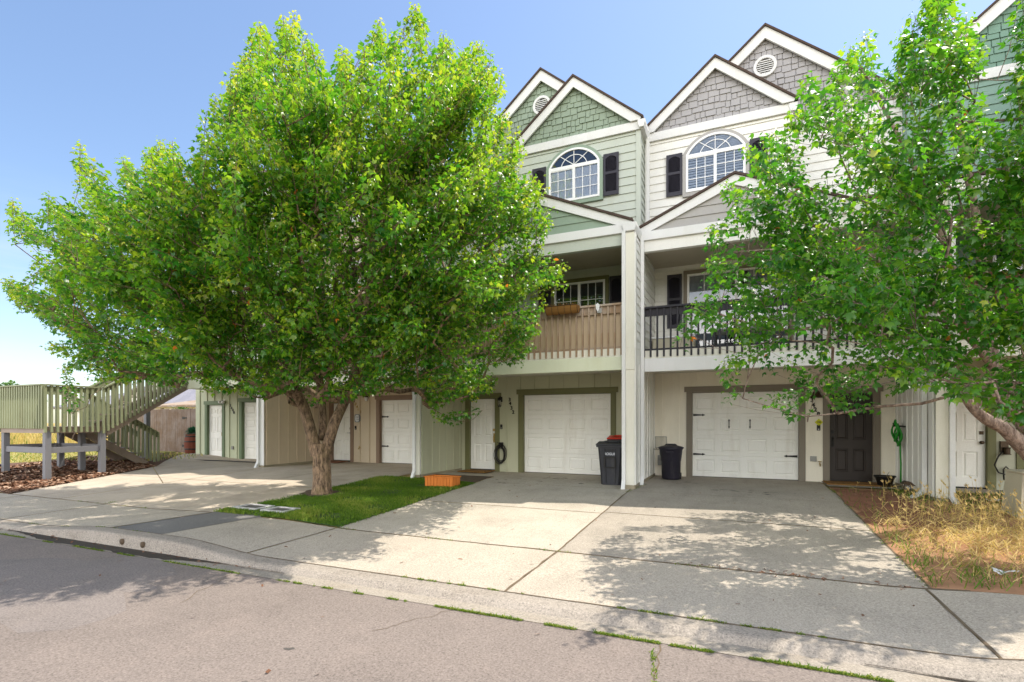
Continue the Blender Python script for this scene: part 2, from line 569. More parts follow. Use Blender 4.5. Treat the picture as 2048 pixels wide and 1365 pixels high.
# planted strips
patch('lawn_bed', [(XL, 6.3), (XM, 6.22), (XM, 10.75), (-7.42, 10.95)], M['turf_soil'], off=.006, wob=.02)
patch('lawn_bed', [(XL, 6.6), (XL + .05, 6.5), (-7.42, 10.95), (-8.25, 10.75)], M['turf_soil'], off=.004, wob=.02)
patch('planting_bed', [(-7.35, 10.85), (XM, 10.75), (XM, 11.74), (-7.35, 11.74)], M['soil_dark'], off=.01, wob=.02)
patch('planting_bed', [(XR + .01, 6.21), (9, 6.21), (9, 12.6), (XR + .01, 12.74)], M['straw_soil'], off=-.002)
patch('planting_bed', [(XR + .05, 9.0), (2.95, 8.8), (2.5, 12.4), (XR + .05, 12.5)], M['soil'], off=.008, wob=.1)
patch('mulch_bed', [(-15.12, 6.21), (-17.02, 10.5), (-20.5, 11.6), (-24, 6.21)], M['mulch_base'], off=.006, wob=.06)
patch('verge', [(-24, 6.4), (-20.4, 11.6), (-24.5, 20), (-48, 6)], M['verge'], off=.004)
patch('verge', [(-17.02, 10.6), (-20.0, 13.5), (-23.5, 13.6), (-20.5, 11.6)], M['mulch_base'], off=.004)

# joints, cracks and stains in the paving
jb = MB()


def joint(p, q, w=.016, off=.0045, n=None):
    p, q = np.array(p, float), np.array(q, float)
    L = np.linalg.norm(q - p); n = n or max(2, int(L / .18))
    d = (q - p) / L; s = np.array([-d[1], d[0]])
    prev = None
    for i in range(n + 1):
        c = p + (q - p) * i / n + s * R.uniform(-.3, .3) * w
        a = c + s * w * R.uniform(.3, .8); b = c - s * w * R.uniform(.3, .8)
        pa = (a[0], a[1], float(zg(a[0], max(a[1], 4.5))) + off); pb = (b[0], b[1], float(zg(b[0], max(b[1], 4.5))) + off)
        if prev: jb.poly([prev[0], pa, pb, prev[1]])
        prev = (pa, pb)

joint((-30, 4.605), (9, 4.605), .014)
joint((-15.1, 6.2), (XL, 6.2), .018); joint((XM, 6.2), (XR + .3, 6.2), .028)
joint((-2.1, 4.6), (-2.1, 11.0), .022)
for x in (-14.5, -11.5, XL, -7.3, XM, 1.64, 4.6): joint((x, 4.6), (x, 6.2), .013 if x != 1.64 else .020)
joint((XM, 8.51), (-2.1, 8.51), .008); joint((-2.1, 8.61), (XR, 8.61), .010)
joint((XM, 10.9), (-2.3, 10.9), .008); joint((-2.1, 10.7), (XR, 10.7), .008)
joint((-13.19, 6.2), (-13.19, 11.3), .012); joint((-16.2, 9.01), (XL, 9.01), .010); joint((-10.8, 6.2), (-10.8, 14), .008)
joint((XR, 6.2), (XR, 12.7), .02)
struct(jb.build('pavement_joint', M['joint_dirt']))


def blot(x, y, rx, ry, mat, off=.004, n=26, rot=0.):
    pts = []
    ph = [R.uniform(0, 6.28) for _ in range(4)]
    for i in range(n):
        a = 2 * math.pi * i / n
        f = 1 + .25 * math.sin(2 * a + ph[0]) + .18 * math.sin(3 * a + ph[1]) + .12 * math.sin(5 * a + ph[2]) + .08 * math.sin(9 * a + ph[3])
        px, py = rx * f * math.cos(a), ry * f * math.sin(a)
        X, Y = x + px * math.cos(rot) - py * math.sin(rot), y + px * math.sin(rot) + py * math.cos(rot)
        pts.append((X, Y, (float(zg(X, Y)) if Y > 4.6 else -.331) + off))
    c = (x, y, (float(zg(x, y)) if y > 4.6 else -.331) + off)
    mb = MB()
    for i in range(n): mb.poly([c, pts[i], pts[(i + 1) % n]])
    return struct(mb.build('pavement_stain', mat))

for cx_, cy_, sx_, sy_, k_ in ((-3.9, 12.0, .35, .10, 16), (.2, 11.2, .5, .12, 12), (-1.2, 12.3, .4, .2, 8), (-4.6, 11.3, .6, .3, 10)):
    for _ in range(k_):
        s_ = R.uniform(.012, .05)
        blot(R.gauss(cx_, sx_), R.gauss(cy_, sy_), s_ * 1.6, s_ * .7, M['stain'], .0035, 12)
for x, y, s in ((-2.9, 2.35, .07), (-2.0, 1.9, .035), (-1.85, 1.85, .03), (-1.8, 1.7, .02), (-1.62, 1.4, .03), (-2.4, 1.25, .04), (-3.1, 2.9, .03), (-1.1, 2.2, .03)):
    blot(x, y, s * 1.3, s * .7, M['stain'], .003, 14, R.uniform(0, 3))

cb_ = MB(); jb = cb_
def crack(p, q, w=.012):
    p, q = np.array(p, float), np.array(q, float); prev = None; n = 14
    d = (q - p) / np.linalg.norm(q - p); s = np.array([-d[1], d[0]]); o_ = 0
    for i in range(n + 1):
        o_ += R.uniform(-.03, .03); c = p + (q - p) * i / n + s * o_
        a, b = c + s * w * R.uniform(.2, .6), c - s * w * R.uniform(.2, .6)
        pr = ((a[0], a[1], -.3285), (b[0], b[1], -.3285))
        if prev: cb_.poly([prev[0], pr[0], pr[1], prev[1]])
        prev = pr
crack((-.55, 4.1), (-.35, 2.6)); crack((-.35, 2.6), (-.5, 1.0)); crack((-5.2, 4.1), (-4.9, 3.2), .007); crack((-2.4, 4.1), (-2.7, 3.4), .007); crack((.9, 3.2), (-.4, 3.05), .007)
struct(cb_.build('road_crack', M['joint_dirt']))
blot(.25, 3.5, .42, .24, M['asphalt_dark'], .0012, 18)
blot(-6.6, 3.2, 1.6, .7, M['asphalt_worn'], .0012, 30)
blot(-2.2, 1.5, 1.3, .8, M['asphalt_worn'], .0012, 30)

# damp leaf silt lying in the gutter beside the raised kerb
sb = MB(); prev = None
for i, x in enumerate(np.arange(-10.6, -4.6, .12)):
    w = .215 * min(1, 1.3 * float(kerb_rise(x + .3))) * R.uniform(.8, 1.05) + .02
    a, b = (x, 4.352, -.333), (x, 4.352 - w, -.325)
    if prev: sb.poly([prev[1], b, a, prev[0]])
    prev = (a, b)
prev = None
for x in np.arange(.8, 8, .12):
    w = .14 * float(kerb_rise(x + .3)) * R.uniform(.75, 1.1) + .012
    a, b = (x, 4.352, -.333), (x, 4.352 - w, -.325)
    if prev: sb.poly([prev[1], b, a, prev[0]])
    prev = (a, b)
struct(sb.build('gutter_silt', M['silt']))
for x in (-7.75, -7.3):
    o = MB().tube([(x, 4.362, -.265), (x, 4.60, -.26)], .04, 14).build('drain_pipe', M['soil_dark'], None, True)
    tag(o, 'small round drain pipe mouth in the kerb face, %s one' % ('left' if x < -7.5 else 'right'), 'drain pipe', 'drain outlets in the kerb')


# ------------------------------------------------------------------ house building kit
def clap_front(mb, z0, z1, y, lim, e=.19, m=0):
    z = z0
    while z < z1 - 1e-4:
        zt = min(z + e, z1)
        xa, xb = lim(z); xc, xd = lim(zt)
        mb.poly([(xa, y - .026, z), (xb, y - .026, z), (xd, y - .004, zt), (xc, y - .004, zt)], m)
        mb.poly([(xa, y - .026, z), (xa, y, z), (xb, y, z), (xb, y - .026, z)], m)
        z = zt


def clap_side(mb, y0, y1, z0, z1, x, s, e=.19, m=0):
    z = z0
    while z < z1 - 1e-4:
        zt = min(z + e, z1)
        mb.poly([(x + s * .022, y0, z), (x + s * .022, y1, z), (x + s * .004, y1, zt), (x + s * .004, y0, zt)], m)
        mb.poly([(x + s * .022, y0, z), (x, y0, z), (x, y1, z), (x + s * .022, y1, z)], m)
        z = zt


def shingles(mb, cx, half, z0, slope, y, e=.145, hole=None):
    """staggered wooden shingles filling a gable triangle, each its own little slab"""
    z = z0; row = 0
    zap = z0 + half * slope
    while z < zap - .05:
        hw = (zap - z) / slope
        x = cx - hw - R.uniform(0, .12)
        while x < cx + hw:
            w = R.choice((.11, .14, .17, .2, .24))
            xa, xb = max(x, cx - hw), min(x + w - .019, cx + hw)
            drop = R.choice((0, .0, .02, .035)); th = R.uniform(.022, .034)
            if xb - xa > .02:
                def top(xx): return min(z + e + .03, zap - abs(xx - cx) * slope)
                zb = z - drop
                za_, zb_ = max(top(xa), zb + .003), max(top(xb), zb + .003)
                mb.poly([(xa, y - th, zb), (xb, y - th, zb), (xb, y - .003, zb_), (xa, y - .003, za_)])
                mb.poly([(xa, y - th, zb), (xa, y, zb), (xb, y, zb), (xb, y - th, zb)])
                mb.poly([(xa, y - th, zb), (xa, y - .003, za_), (xa, y, za_), (xa, y, zb)])
                mb.poly([(xb, y - th, zb), (xb, y, zb), (xb, y, zb_), (xb, y - .003, zb_)])
            x += w
        z += e; row += 1


def relief(mb, x0, x1, z0, z1, y, d=.017):
    """recessed and raised-again field of a panelled door, facing -y"""
    def rect(i, yy): return [(x0 + i, yy, z0 + i), (x1 - i, yy, z0 + i), (x1 - i, yy, z1 - i), (x0 + i, yy, z1 - i)]
    seq = [rect(0, y), rect(.010, y + d), rect(.028, y + d), rect(.050, y + .002)]
    for a, b in zip(seq[:-1], seq[1:]):
        for i in range(4):
            j = (i + 1) % 4
            mb.poly([a[i], a[j], b[j], b[i]])
    mb.poly(seq[-1])


def paneled(mb, x0, x1, z0, z1, y, pxs, pzs, grooves=(), th=.045):
    xb = sorted({x0, x1, *[q for p in pxs for q in p]})
    zb = sorted({z0, z1, *[q for p in pzs for q in p], *[q for g in grooves for q in (g - .006, g + .006)]})
    for za, zc in zip(zb[:-1], zb[1:]):
        zm = (za + zc) / 2
        g = any(abs(zm - q) < .0055 for q in grooves)
        for xa, xc in zip(xb[:-1], xb[1:]):
            xm = (xa + xc) / 2
            if g:
                mb.poly([(xa, y, za), (xc, y, za), (xc, y + .014, zm), (xa, y + .014, zm)])
                mb.poly([(xa, y + .014, zm), (xc, y + .014, zm), (xc, y, zc), (xa, y, zc)])
            elif any(p[0] < xm < p[1] for p in pxs) and any(p[0] < zm < p[1] for p in pzs):
                relief(mb, xa, xc, za, zc, y)
            else:
                mb.poly([(xa, y, za), (xc, y, za), (xc, y, zc), (xa, y, zc)])
    mb.box(x0 + .001, x1 - .001, y + .018, y + th, z0 + .001, z1 - .001)


def curtain_mesh(mb, x0, x1, z0, z1, y, amp=.006, waves=16):
    n = waves * 6
    ph = [R.uniform(0, 6.28) for _ in range(3)]
    pts = []
    for i in range(n + 1):
        t = i / n
        yy = y + amp * (math.sin(t * waves * 6.28 + 1.5 * math.sin(t * 9 + ph[0])) * .6 + .4 * math.sin(t * waves * 2.3 + ph[1]))
        pts.append((x0 + (x1 - x0) * t, yy))
    for a, b in zip(pts[:-1], pts[1:]):
        mb.poly([(a[0], a[1], z0), (b[0], b[1], z0), (b[0], b[1], z1), (a[0], a[1], z1)])


def blinds(mb, x0, x1, z0, z1, y, step=.062):
    z = z0
    while z < z1:
        mb.poly([(x0, y - .008, z), (x1, y - .008, z), (x1, y + .008, z + step * .9), (x0, y + .008, z + step * .9)])
        z += step


def shutter(parent, x0, x1, z0, z1, y, mat):
    mb = MB()
    s = .05
    zm = z0 + (z1 - z0) * .54
    mb.box(x0, x0 + s, y - .045, y - .01, z0, z1); mb.box(x1 - s, x1, y - .045, y - .01, z0, z1)
    mb.box(x0 + s, x1 - s, y - .044, y - .01, z0, z0 + .09); mb.box(x0 + s, x1 - s, y - .044, y - .01, zm - .03, zm + .03)
    # arched head rail
    n = 10
    pts = [(x1 - s, z1), (x0 + s, z1)] + [(x0 + s + (x1 - x0 - 2 * s) * i / n, z1 - .12 + .06 * math.sin(math.pi * i / n)) for i in range(n + 1)]
    mb.prism(pts, y - .044, y - .01)
    mb.box(x0 + s, x1 - s, y - .014, y - .011, z0 + .09, z1 - .05)
    for za, zb in ((z0 + .09, zm - .03), (zm + .03, z1 - .07)):
        z = za + .004
        while z < zb - .01:
            mb.poly([(x0 + s, y - .040, z), (x1 - s, y - .040, z), (x1 - s, y - .016, z + .026), (x0 + s, y - .016, z + .026)])
            mb.poly([(x0 + s, y - .040, z), (x0 + s, y - .036, z - .004), (x1 - s, y - .036, z - .004), (x1 - s, y - .040, z)])
            z += .028
    return mb.build('shutter', mat, parent)


def arc(xc, half, zs, rise, n=20, z0=None):
    Rr = (half * half + rise * rise) / (2 * rise)
    zc = zs + rise - Rr
    a0 = math.asin(half / Rr)
    return [(xc + Rr * math.sin(a0 - 2 * a0 * i / n), zc + Rr * math.cos(a0 - 2 * a0 * i / n)) for i in range(n + 1)]


def arch_window(parent, xc, y, zb, zs, rise, half, trim, filling):
    yb = y - .03
    o1 = [(xc - half - .075, zb - .09), (xc + half + .075, zb - .09)] + arc(xc, half + .075, zs, rise + .07)
    i1 = [(xc - half, zb), (xc + half, zb)] + arc(xc, half, zs, rise)
    w = MB().ring(o1, i1, yb - .045, yb + .02).build('window', trim, parent)
    k = .05
    i2 = [(xc - half + k, zb + k), (xc + half - k, zb + k)] + arc(xc, half - k, zs, rise - k * .9)
    fr = MB().ring([(p[0] * .9985 + xc * .0015, p[1]) for p in i1], i2, yb - .058, yb + .01)
    zt = zs - .03                                           # transom under the arched light
    fr.box(xc - half + k, xc + half - k, yb - .056, yb, zt - .045, zt + .035)
    fr.box(xc - .032, xc + .032, yb - .054, yb, zb + k, zt - .045)
    fr.box(xc - half + k, xc - .032, yb - .048, yb - .005, zb + k, zb + k + .02)
    fr.box(xc - half + k, xc - .032, yb - .048, yb - .005, zt - .065, zt - .045)
    fr.build('frame', M['white_vinyl'], w)
    mu = MB()
    for x0, x1 in ((xc - half + k, xc - .032), (xc + .032, xc + half - k)):
        for q in (1, 2):
            x = x0 + (x1 - x0) * q / 3; mu.box(x - .0075, x + .0075, yb - .036, yb - .018, zb + k, zt - .045)
        for q in (1, 2):
            z = zb + k + (zt - .045 - zb - k) * q / 3; mu.box(x0, x1, yb - .0355, yb - .0175, z - .0075, z + .0075)
    c = (xc, yb - .027, zt + .035)
    A1 = arc(xc, half - k, zs, rise - k * .9, 24)
    for i in (6, 12, 18): mu.bar(c, (A1[i][0], yb - .027, A1[i][1]), .015, .020, up=(0, 1, 0))
    B1 = [(xc + (p[0] - xc) * .55, zt + .035 + (p[1] - zt - .035) * .56) for p in arc(xc, half - k, zt + .035, rise + .03, 24)]
    for a, b in zip(B1[:-1], B1[1:]): mu.bar((a[0], yb - .0275, a[1]), (b[0], yb - .0275, b[1]), .015, .020, up=(0, 1, 0))
    mu.build('muntin', M['white_vinyl'], w)
    MB().poly([(p[0], yb - .03, p[1]) for p in i2]).build('pane', M['glass'], w)
    MB().poly([(p[0], yb + .004, p[1]) for p in i1]).build('room_backing', M['room_dark'], w)
    cm = MB()
    if filling == 'curtain':
        curtain_mesh(cm, xc - half + k, xc - .03, zb + k, zt - .02, yb - .006, waves=9)
        curtain_mesh(cm, xc + .03, xc + half - k, zb + k, zt - .02, yb - .006, waves=9)
        cm.build('curtain', M['curtain'], w)
    else:
        blinds(cm, xc - half + k, xc + half - k, zb + k, zt, yb - .006)
        z = zt + .05
        while z < zs + rise - .1:
            hh = max(.05, min(half - k, (half - k) * math.sqrt(max(0, 1 - ((z + .05 - zs) / rise) ** 2)) - .02))
            blinds(cm, xc - hh, xc + hh, z, z + .03, yb - .006); z += .045
        cm.build('blind', M['blind'], w)
    return w


def rect_window(parent, x0, x1, z0, z1, y, trim, cols, rows, split, filling, name='window'):
    yb = y - .03
    R4 = lambda a, b, c, d: [(a, c), (b, c), (b, d), (a, d)]
    w = MB().ring(R4(x0 - .09, x1 + .09, z0 - .09, z1 + .10), R4(x0, x1, z0, z1), yb - .045, yb + .02).build(name, trim, parent)
    k = .05
    fr = MB().ring(R4(x0 + .001, x1 - .001, z0 + .001, z1 - .001), R4(x0 + k, x1 - k, z0 + k, z1 - k), yb - .058, yb + .01)
    xm = (x0 + x1) / 2
    halves = [(x0 + k, x1 - k)]
    if split:
        fr.box(xm - .035, xm + .035, yb - .056, yb, z0 + k, z1 - k)
        halves = [(x0 + k, xm - .035), (xm + .035, x1 - k)]
    fr.build('frame', M['white_vinyl'], w)
    if cols > 1 or rows > 1:
        mu = MB()
        for a, b in halves:
            for q in range(1, cols):
                x = a + (b - a) * q / cols; mu.box(x - .0075, x + .0075, yb - .036, yb - .018, z0 + k, z1 - k)
            for q in range(1, rows):
                z = z0 + k + (z1 - z0 - 2 * k) * q / rows; mu.box(a, b, yb - .0355, yb - .0175, z - .0075, z + .0075)
        mu.build('muntin', M['white_vinyl'], w)
    MB().poly([(x0 + k, yb - .03, z0 + k), (x1 - k, yb - .03, z0 + k), (x1 - k, yb - .03, z1 - k), (x0 + k, yb - .03, z1 - k)]).build('pane', M['glass'], w)
    MB().poly([(x0, yb + .004, z0), (x1, yb + .004, z0), (x1, yb + .004, z1), (x0, yb + .004, z1)]).build('room_backing', M['room_dark'], w)
    if filling == 'curtain':
        cm = MB()
        curtain_mesh(cm, x0 + k, xm - .25, z0 + k, z1 - k, yb - .006, waves=8)
        curtain_mesh(cm, xm + .25, x1 - k, z0 + k, z1 - k, yb - .006, waves=7)
        cm.build('curtain', M['curtain_grey'], w)
    return w


def strap_hinge(parent, x, z, y, s, L=.29):
    mb = MB()
    pts = [(x, z - .028), (x + s * L * .72, z - .014), (x + s * L * .76, z - .03), (x + s * L, z), (x + s * L * .76, z + .03), (x + s * L * .72, z + .014), (x, z + .028)]
    mb.prism(pts, y - .012, y + .002)
    mb.build('hinge', M['iron_black'], parent)


def text_obj(name, s, size, mat, parent, loc, extr=.006, rot=0.0, bold=0.0):
    cu = bpy.data.curves.new(name, 'FONT')
    cu.body = s; cu.size = size; cu.extrude = extr; cu.align_x = 'CENTER'; cu.align_y = 'CENTER'
    cu.offset = bold
    tmp = bpy.data.objects.new(name + '_c', cu)
    COL.objects.link(tmp)
    dg = bpy.context.evaluated_depsgraph_get()
    me = bpy.data.meshes.new_from_object(tmp.evaluated_get(dg))
    bpy.data.objects.remove(tmp)
    me.transform(Matrix.Rotation(math.pi / 2, 4, 'X') @ Matrix.Rotation(rot, 4, 'Z'))
    me.materials.clear(); me.materials.append(mat)
    o = bpy.data.objects.new(name, me)
    COL.objects.link(o)
    if parent:
        o.parent = parent
        o.location = Vector(loc) - world_off(parent)
    else:
        o.location = loc
    return o


def downspout(parent, x, y, ztop_, mat, kick=None, jog=False, zb=.0):
    mb = MB()
    zend = zb + .16
    mb.box(x - .037, x + .037, y - .055, y, zend, ztop_)
    for z in (zend + .02, (zend + ztop_) / 2, ztop_ - .15): mb.box(x - .040, x + .040, y - .058, y - .002, z, z + .02)
    kx, ky = kick or (0., -.14)
    mb.bar((x, y - .028, zend + .02), (x + kx, y - .03 + ky, zb + .0), .076, .056)
    return mb.build('downspout', mat, parent)


def build_house(P):
    X0, X1, Fr, Yw, side = P['X0'], P['X1'], P['F'], P['Yw'], P['side']
    W = X1 - X0
    def X(t): return X1 - t if side == 'R' else X0 + t
    def xs2(a, b): return tuple(sorted((X(a), X(b))))
    h = thing('townhouse', P['label'], 'house', ((X0 + X1) / 2, Yw, 0), 'row of attached townhouses')
    wall, low, trim, beam = M[P['wall']], M[P['low']], M[P['trim']], M[P['beam']]
    # main body
    Yb, Yr = Fr + 1.15, Fr + 1.8
    mb = MB()
    mb.box(X0 + .005, X1 - .005, Yw + .30, Yw + 9, -.1, 8.2)
    mb.box(X0 + .005, X1 - .005, Yr + .03, Yw + .31, 5.45, 8.2)
    clap_front(mb, 2.95, 5.45, Yw, lambda z: (X0, X1))
    mb.box(X0 + .005, X1 - .005, Yw + .002, Yw + .31, 2.9, 5.45)
    clap_front(mb, 5.5, 8.25, Yr, lambda z: xs2(3.15, W))
    mb.build('wall', wall, h)
    # ground floor wall with the garage and door openings
    g0, g1 = sorted((X(P['g'][0]), X(P['g'][1]))); d0, d1 = sorted((X(P['d'][0]), X(P['d'][1])))
    GH, DH = 2.13, 2.05
    mb = MB()
    ops = sorted([(g0, g1, GH), (d0, d1, DH)])
    xa = X0
    for a, b, zt in ops:
        mb.box(xa, a, Yw, Yw + .29, -.06, 2.9)
        mb.box(a, b, Yw, Yw + .29, zt, 2.9)
        xa = b
    mb.box(xa, X1, Yw, Yw + .29, -.06, 2.9)
    x = X0 + .25
    while x < X1 - .1:
        zb_ = .0
        for a, b, zt in ops:
            if a - .16 < x < b + .16: zb_ = zt + .13
        mb.box(x - .024, x + .024, Yw - .030, Yw + .002, zb_, 2.9)
        x += .41
    mb.build('garage_wall', low, h)
    # casings
    for nm, a, b, zt in (('garage_door_frame', g0, g1, GH), ('door_frame', d0, d1, DH)):
        mb = MB(); w = .115
        mb.box(a - w, a + .0, Yw - .03, Yw + .01, -.04, zt); mb.box(b, b + w, Yw - .03, Yw + .01, -.04, zt)
        mb.box(a - w - .05, b + w + .05, Yw - .034, Yw + .01, zt + .001, zt + .135)
        mb.box(a, a + .022, Yw - .028, Yw + .2, -.04, zt - .001); mb.box(b - .022, b, Yw - .028, Yw + .2, -.04, zt - .001)
        mb.box(a + .022, b - .022, Yw - .028, Yw + .2, zt - .022, zt - .001)
        mb.build(nm, trim, h, bevel=.004)
    # garage door, four sections of four raised panels
    yg = Yw + .10
    mb = MB()
    a, b = g0 + .024, g1 - .024
    z0, z1 = .015, GH - .024
    sec = (z1 - z0) / 4; pw = (b - a) / 4
    paneled(mb, a, b, z0, z1, yg, [(a + pw * i + .07, a + pw * (i + 1) - .07) for i in range(4)],
            [(z0 + sec * i + .10, z0 + sec * (i + 1) - .10) for i in range(4)], [z0 + sec * i for i in (1, 2, 3)])
    gd = mb.build('garage_door', M['white_door'], h)
    MB().box(a, b, yg + .004, yg + .04, -.03, z0 - .001).build('bottom_seal', M['iron_black'], gd)
    if P.get('hinges'):
        for z in (z0 + sec * 3 - .03, z0 + sec + .03):
            strap_hinge(gd, a + .015, z, yg, 1); strap_hinge(gd, b - .015, z, yg, -1)
    if P.get('pulls'):
        for q in (1.45, 2.25):
            x = a + pw * q; z = z0 + sec * 2.52
            mb = MB().tube([(x, yg - .004, z - .08), (x, yg - .035, z - .05), (x, yg - .035, z + .05), (x, yg - .004, z + .08)], .010, 8)
            for s in (-1, 1):
                mb.prism([(x - .022, z + s * .07), (x, z + s * .125), (x + .022, z + s * .07), (x, z + s * .055)], yg - .008, yg + .002)
            mb.build('handle', M['iron_black'], gd)
    # entrance door, six panels
    yd = Yw + .07
    mb = MB()
    a, b = d0 + .024, d1 - .024; z0, z1 = .05, DH - .024
    wd = b - a
    pxs = [(a + wd * .15, a + wd * .44), (a + wd * .56, a + wd * .85)]
    paneled(mb, a, b, z0, z1, yd, pxs, [(z0 + .20, z0 + .72), (z0 + .93, z0 + 1.53), (z0 + 1.64, z0 + 1.84)])
    dr = mb.build('front_door', M[P['doorcol']], h)
    MB().box(a - .02, b + .02, yd - .03, yd + .06, -.01, .045).build('threshold', M['iron_black'], dr)
    hx = a + .065 if P['handle'] == 'L' else b - .065
    hm = M[P['hw']]
    mb = MB()
    if P.get('lever'):
        mb.lathe(0, 0, [(.03, 0), (.03, .012), (.012, .018), (.012, .05)], 14)
        mb.v = [(hx + q[0], yd - q[2], 1.0 + q[1]) for q in mb.v]
        mb.tube([(hx, yd - .045, 1.0), (hx + (.1 if P['handle'] == 'L' else -.1), yd - .05, 1.0)], .009, 8)
    elif P.get('knob'):
        mb.lathe(0, 0, [(.032, 0), (.032, .01), (.014, .02), (.014, .04), (.03, .05), (.034, .065), (.022, .08), (.0, .082)], 16)
        mb.v = [(hx + q[0], yd - q[2], .96 + q[1]) for q in mb.v]
    else:
        mb.box(hx - .022, hx + .022, yd - .012, yd + .001, .80, 1.06)
        mb.tube([(hx, yd - .01, .83), (hx, yd - .05, .86), (hx, yd - .05, .98), (hx, yd - .01, 1.02)], .011, 8)
    mb.build('handle', hm, dr)
    MB().box(hx - .033, hx + .033, yd - .02, yd + .001, 1.12, 1.19).build('lock', hm, dr, bevel=.006)
    # deck, beams and porch roof edge
    fl, fr = P.get('finL'), P.get('finR')
    bx0 = fl[1] if fl else X0; bx1 = fr[0] if fr else X1
    if P.get('bx0'): bx0 = P['bx0']
    if P.get('bx1'): bx1 = P['bx1']
    bal = MB().box(bx0, bx1, Fr + .16, Yw, 2.62, 2.93).build('balcony', M['cream_trim'], h)
    MB().box(bx0, bx1, Fr, Fr + .155, 2.48, 2.765).build('beam', beam, bal, bevel=.006)
    MB().box(bx0, bx1, Fr + .035, Fr + .158, 2.767, 2.945).build('rim_board', M['cream_trim'], bal)
    # railing
    rm = M[P['rail']]
    rail = MB()
    rail.box(bx0, bx1, Fr - .03, Fr + .075, 3.86, 3.90); rail.box(bx0, bx1, Fr + .036, Fr + .07, 3.70, 3.858)
    rail.box(bx0, bx1, Fr + .03, Fr + .10, 2.948, 2.985)
    rl = rail.build('railing', rm, h)
    x = bx0 + .09; proto = None
    while x < bx1 - .03:
        if proto is None:
            proto = MB().box(x - .019, x + .019, Fr - .008, Fr + .033, 2.80, 3.857).build('baluster', rm, rl, bevel=.003)
            px = x
        else:
            c = proto.copy(); COL.objects.link(c); c.parent = rl; c.location = (x - px, 0, 0)
            c.rotation_euler = (0, 0, 0)
        x += .141
    if P.get('privacy'):
        MB().box(bx0 + .02, bx1 - .02, Fr + .11, Fr + .125, 2.99, 3.72).build('privacy_panel', M[P['privacy']], h)
    # porch head beam, fascia, ceiling
    MB().box(bx0, bx1, Fr + .01, Fr + .15, 5.12, 5.355).build('head_beam', wall if P['wall'] != 'white_siding' else M['white_siding'], h)
    MB().box(X0 - .04, X1 + .02, Fr - .05, Fr + .02, 5.357, 5.545).build('fascia', M['white_trim'], h, bevel=.004)
    MB().box(bx0, bx1, Fr + .15, Yw + .001, 5.33, 5.40).build('porch_ceiling', M['porch_ceiling'], h)
    # porch gable over the bay side, shed roof over the rest
    tc, zt, ze = 2.0, 6.42, 5.55
    sl = (zt - ze) / 2.0
    gl = MB(); xc = X(tc)
    def lim(z):
        hw = max(.01, (zt - .1 - z) / sl); return (xc - hw, xc + hw)
    clap_front(gl, ze, zt - .12, Fr + .03, lim)
    gl.build('gable', M[P['gable']], h)
    rk = MB()
    for s in (-1, 1):
        rk.prism([(xc, zt + .04), (xc + s * 2.02, zt + .04 - sl * 2.02), (xc + s * 2.02, zt - .13 - sl * 2.02 + .0), (xc, zt - .17)][::s], Fr - .045, Fr + .0)
    rk.build('rake_board', M['white_trim'], h)
    rf = MB()
    for s in (-1, 1):
        rf.prism([(xc, zt + .095), (xc + s * 2.05, zt + .095 - sl * 2.05), (xc + s * 2.05, zt + .043 - sl * 2.05), (xc, zt + .043)][::s], Fr - .085, Yr)
    a, b = xs2(4.0, W)
    rf.prismx([(Fr - .08, 5.56), (Yr, 6.1), (Yr, 6.16), (Fr - .08, 5.62)], a, b)
    rf.build('porch_roof', M['shingle_roof'], h)
    # upper bay
    ub = MB()
    a, b = xs2(0, 3.15)
    clap_front(ub, 5.55, 8.15, Yb, lambda z: (a + .02, b - .02))
    ub.box(a + .022, b - .022, Yb + .002, Yr + .05, 5.5, 8.25)
    clap_side(ub, Yb + .01, Yr + .3, 5.55, 8.15, a + .02, -1); clap_side(ub, Yb + .01, Yr + .3, 5.55, 8.15, b - .02, 1)
    ub.build('bay_wall', wall, h)
    for x0_, x1_ in ((a - .005, a + .10), (b - .10, b + .005)):
        MB().box(x0_, x1_, Yb - .036, Yb + .10, 5.5, 8.12).build('corner_board', wall, h, bevel=.004)
    S = .83; xb = (a + b) / 2; hb = (b - a) / 2 + .03; zeb = 8.27; zap = zeb + hb * S
    sg = MB(); shingles(sg, xb, hb - .05, 8.27, S, Yb - .004)
    sg.prism([(xb - hb + .04, 8.2), (xb + hb - .04, 8.2), (xb, zap - .05)], Yb - .002, Yb + .05)
    sg.build('bay_gable', M[P['shingle']], h)
    MB().box(a - .06, b + .06, Yb - .075, Yb - .02, 8.09, 8.285).build('bay_fascia', M['white_trim'], h, bevel=.004)
    rk = MB()
    for s in (-1, 1):
        rk.prism([(xb, zap + .06), (xb + s * hb, zeb + .06), (xb + s * (hb - .02), zeb - .0 - .0 + .012), (xb + s * (hb - .24), zeb + .012), (xb, zap - .175)][::s], Yb - .13, Yb - .085)
    rk.build('rake_board', M['white_trim'], h)
    rf = MB()
    for s in (-1, 1):
        rf.prism([(xb, zap + .115), (xb + s * (hb + .06), zeb + .115 - .06 * S), (xb + s * (hb + .06), zeb + .063 - .06 * S), (xb, zap + .063)][::s], Yb - .17, Yr + 3)
    rf.build('bay_roof', M['shingle_roof'], h)
    # main gable behind
    xm = (X0 + X1) / 2; hm_ = W / 2; zam = zeb + hm_ * S
    sg = MB(); shingles(sg, xm, hm_ - .05, 8.27, S, Yr - .004)
    sg.prism([(xm - hm_ + .02, 8.2), (xm + hm_ - .02, 8.2), (xm, zam - .05)], Yr - .002, Yw + 9)
    sg.build('main_gable', M[P['shingle']], h)
    a2, b2 = xs2(3.2, W)
    MB().box(a2, b2, Yr - .06, Yr - .02, 8.09, 8.285).build('main_fascia', M['white_trim'], h)
    rk = MB()
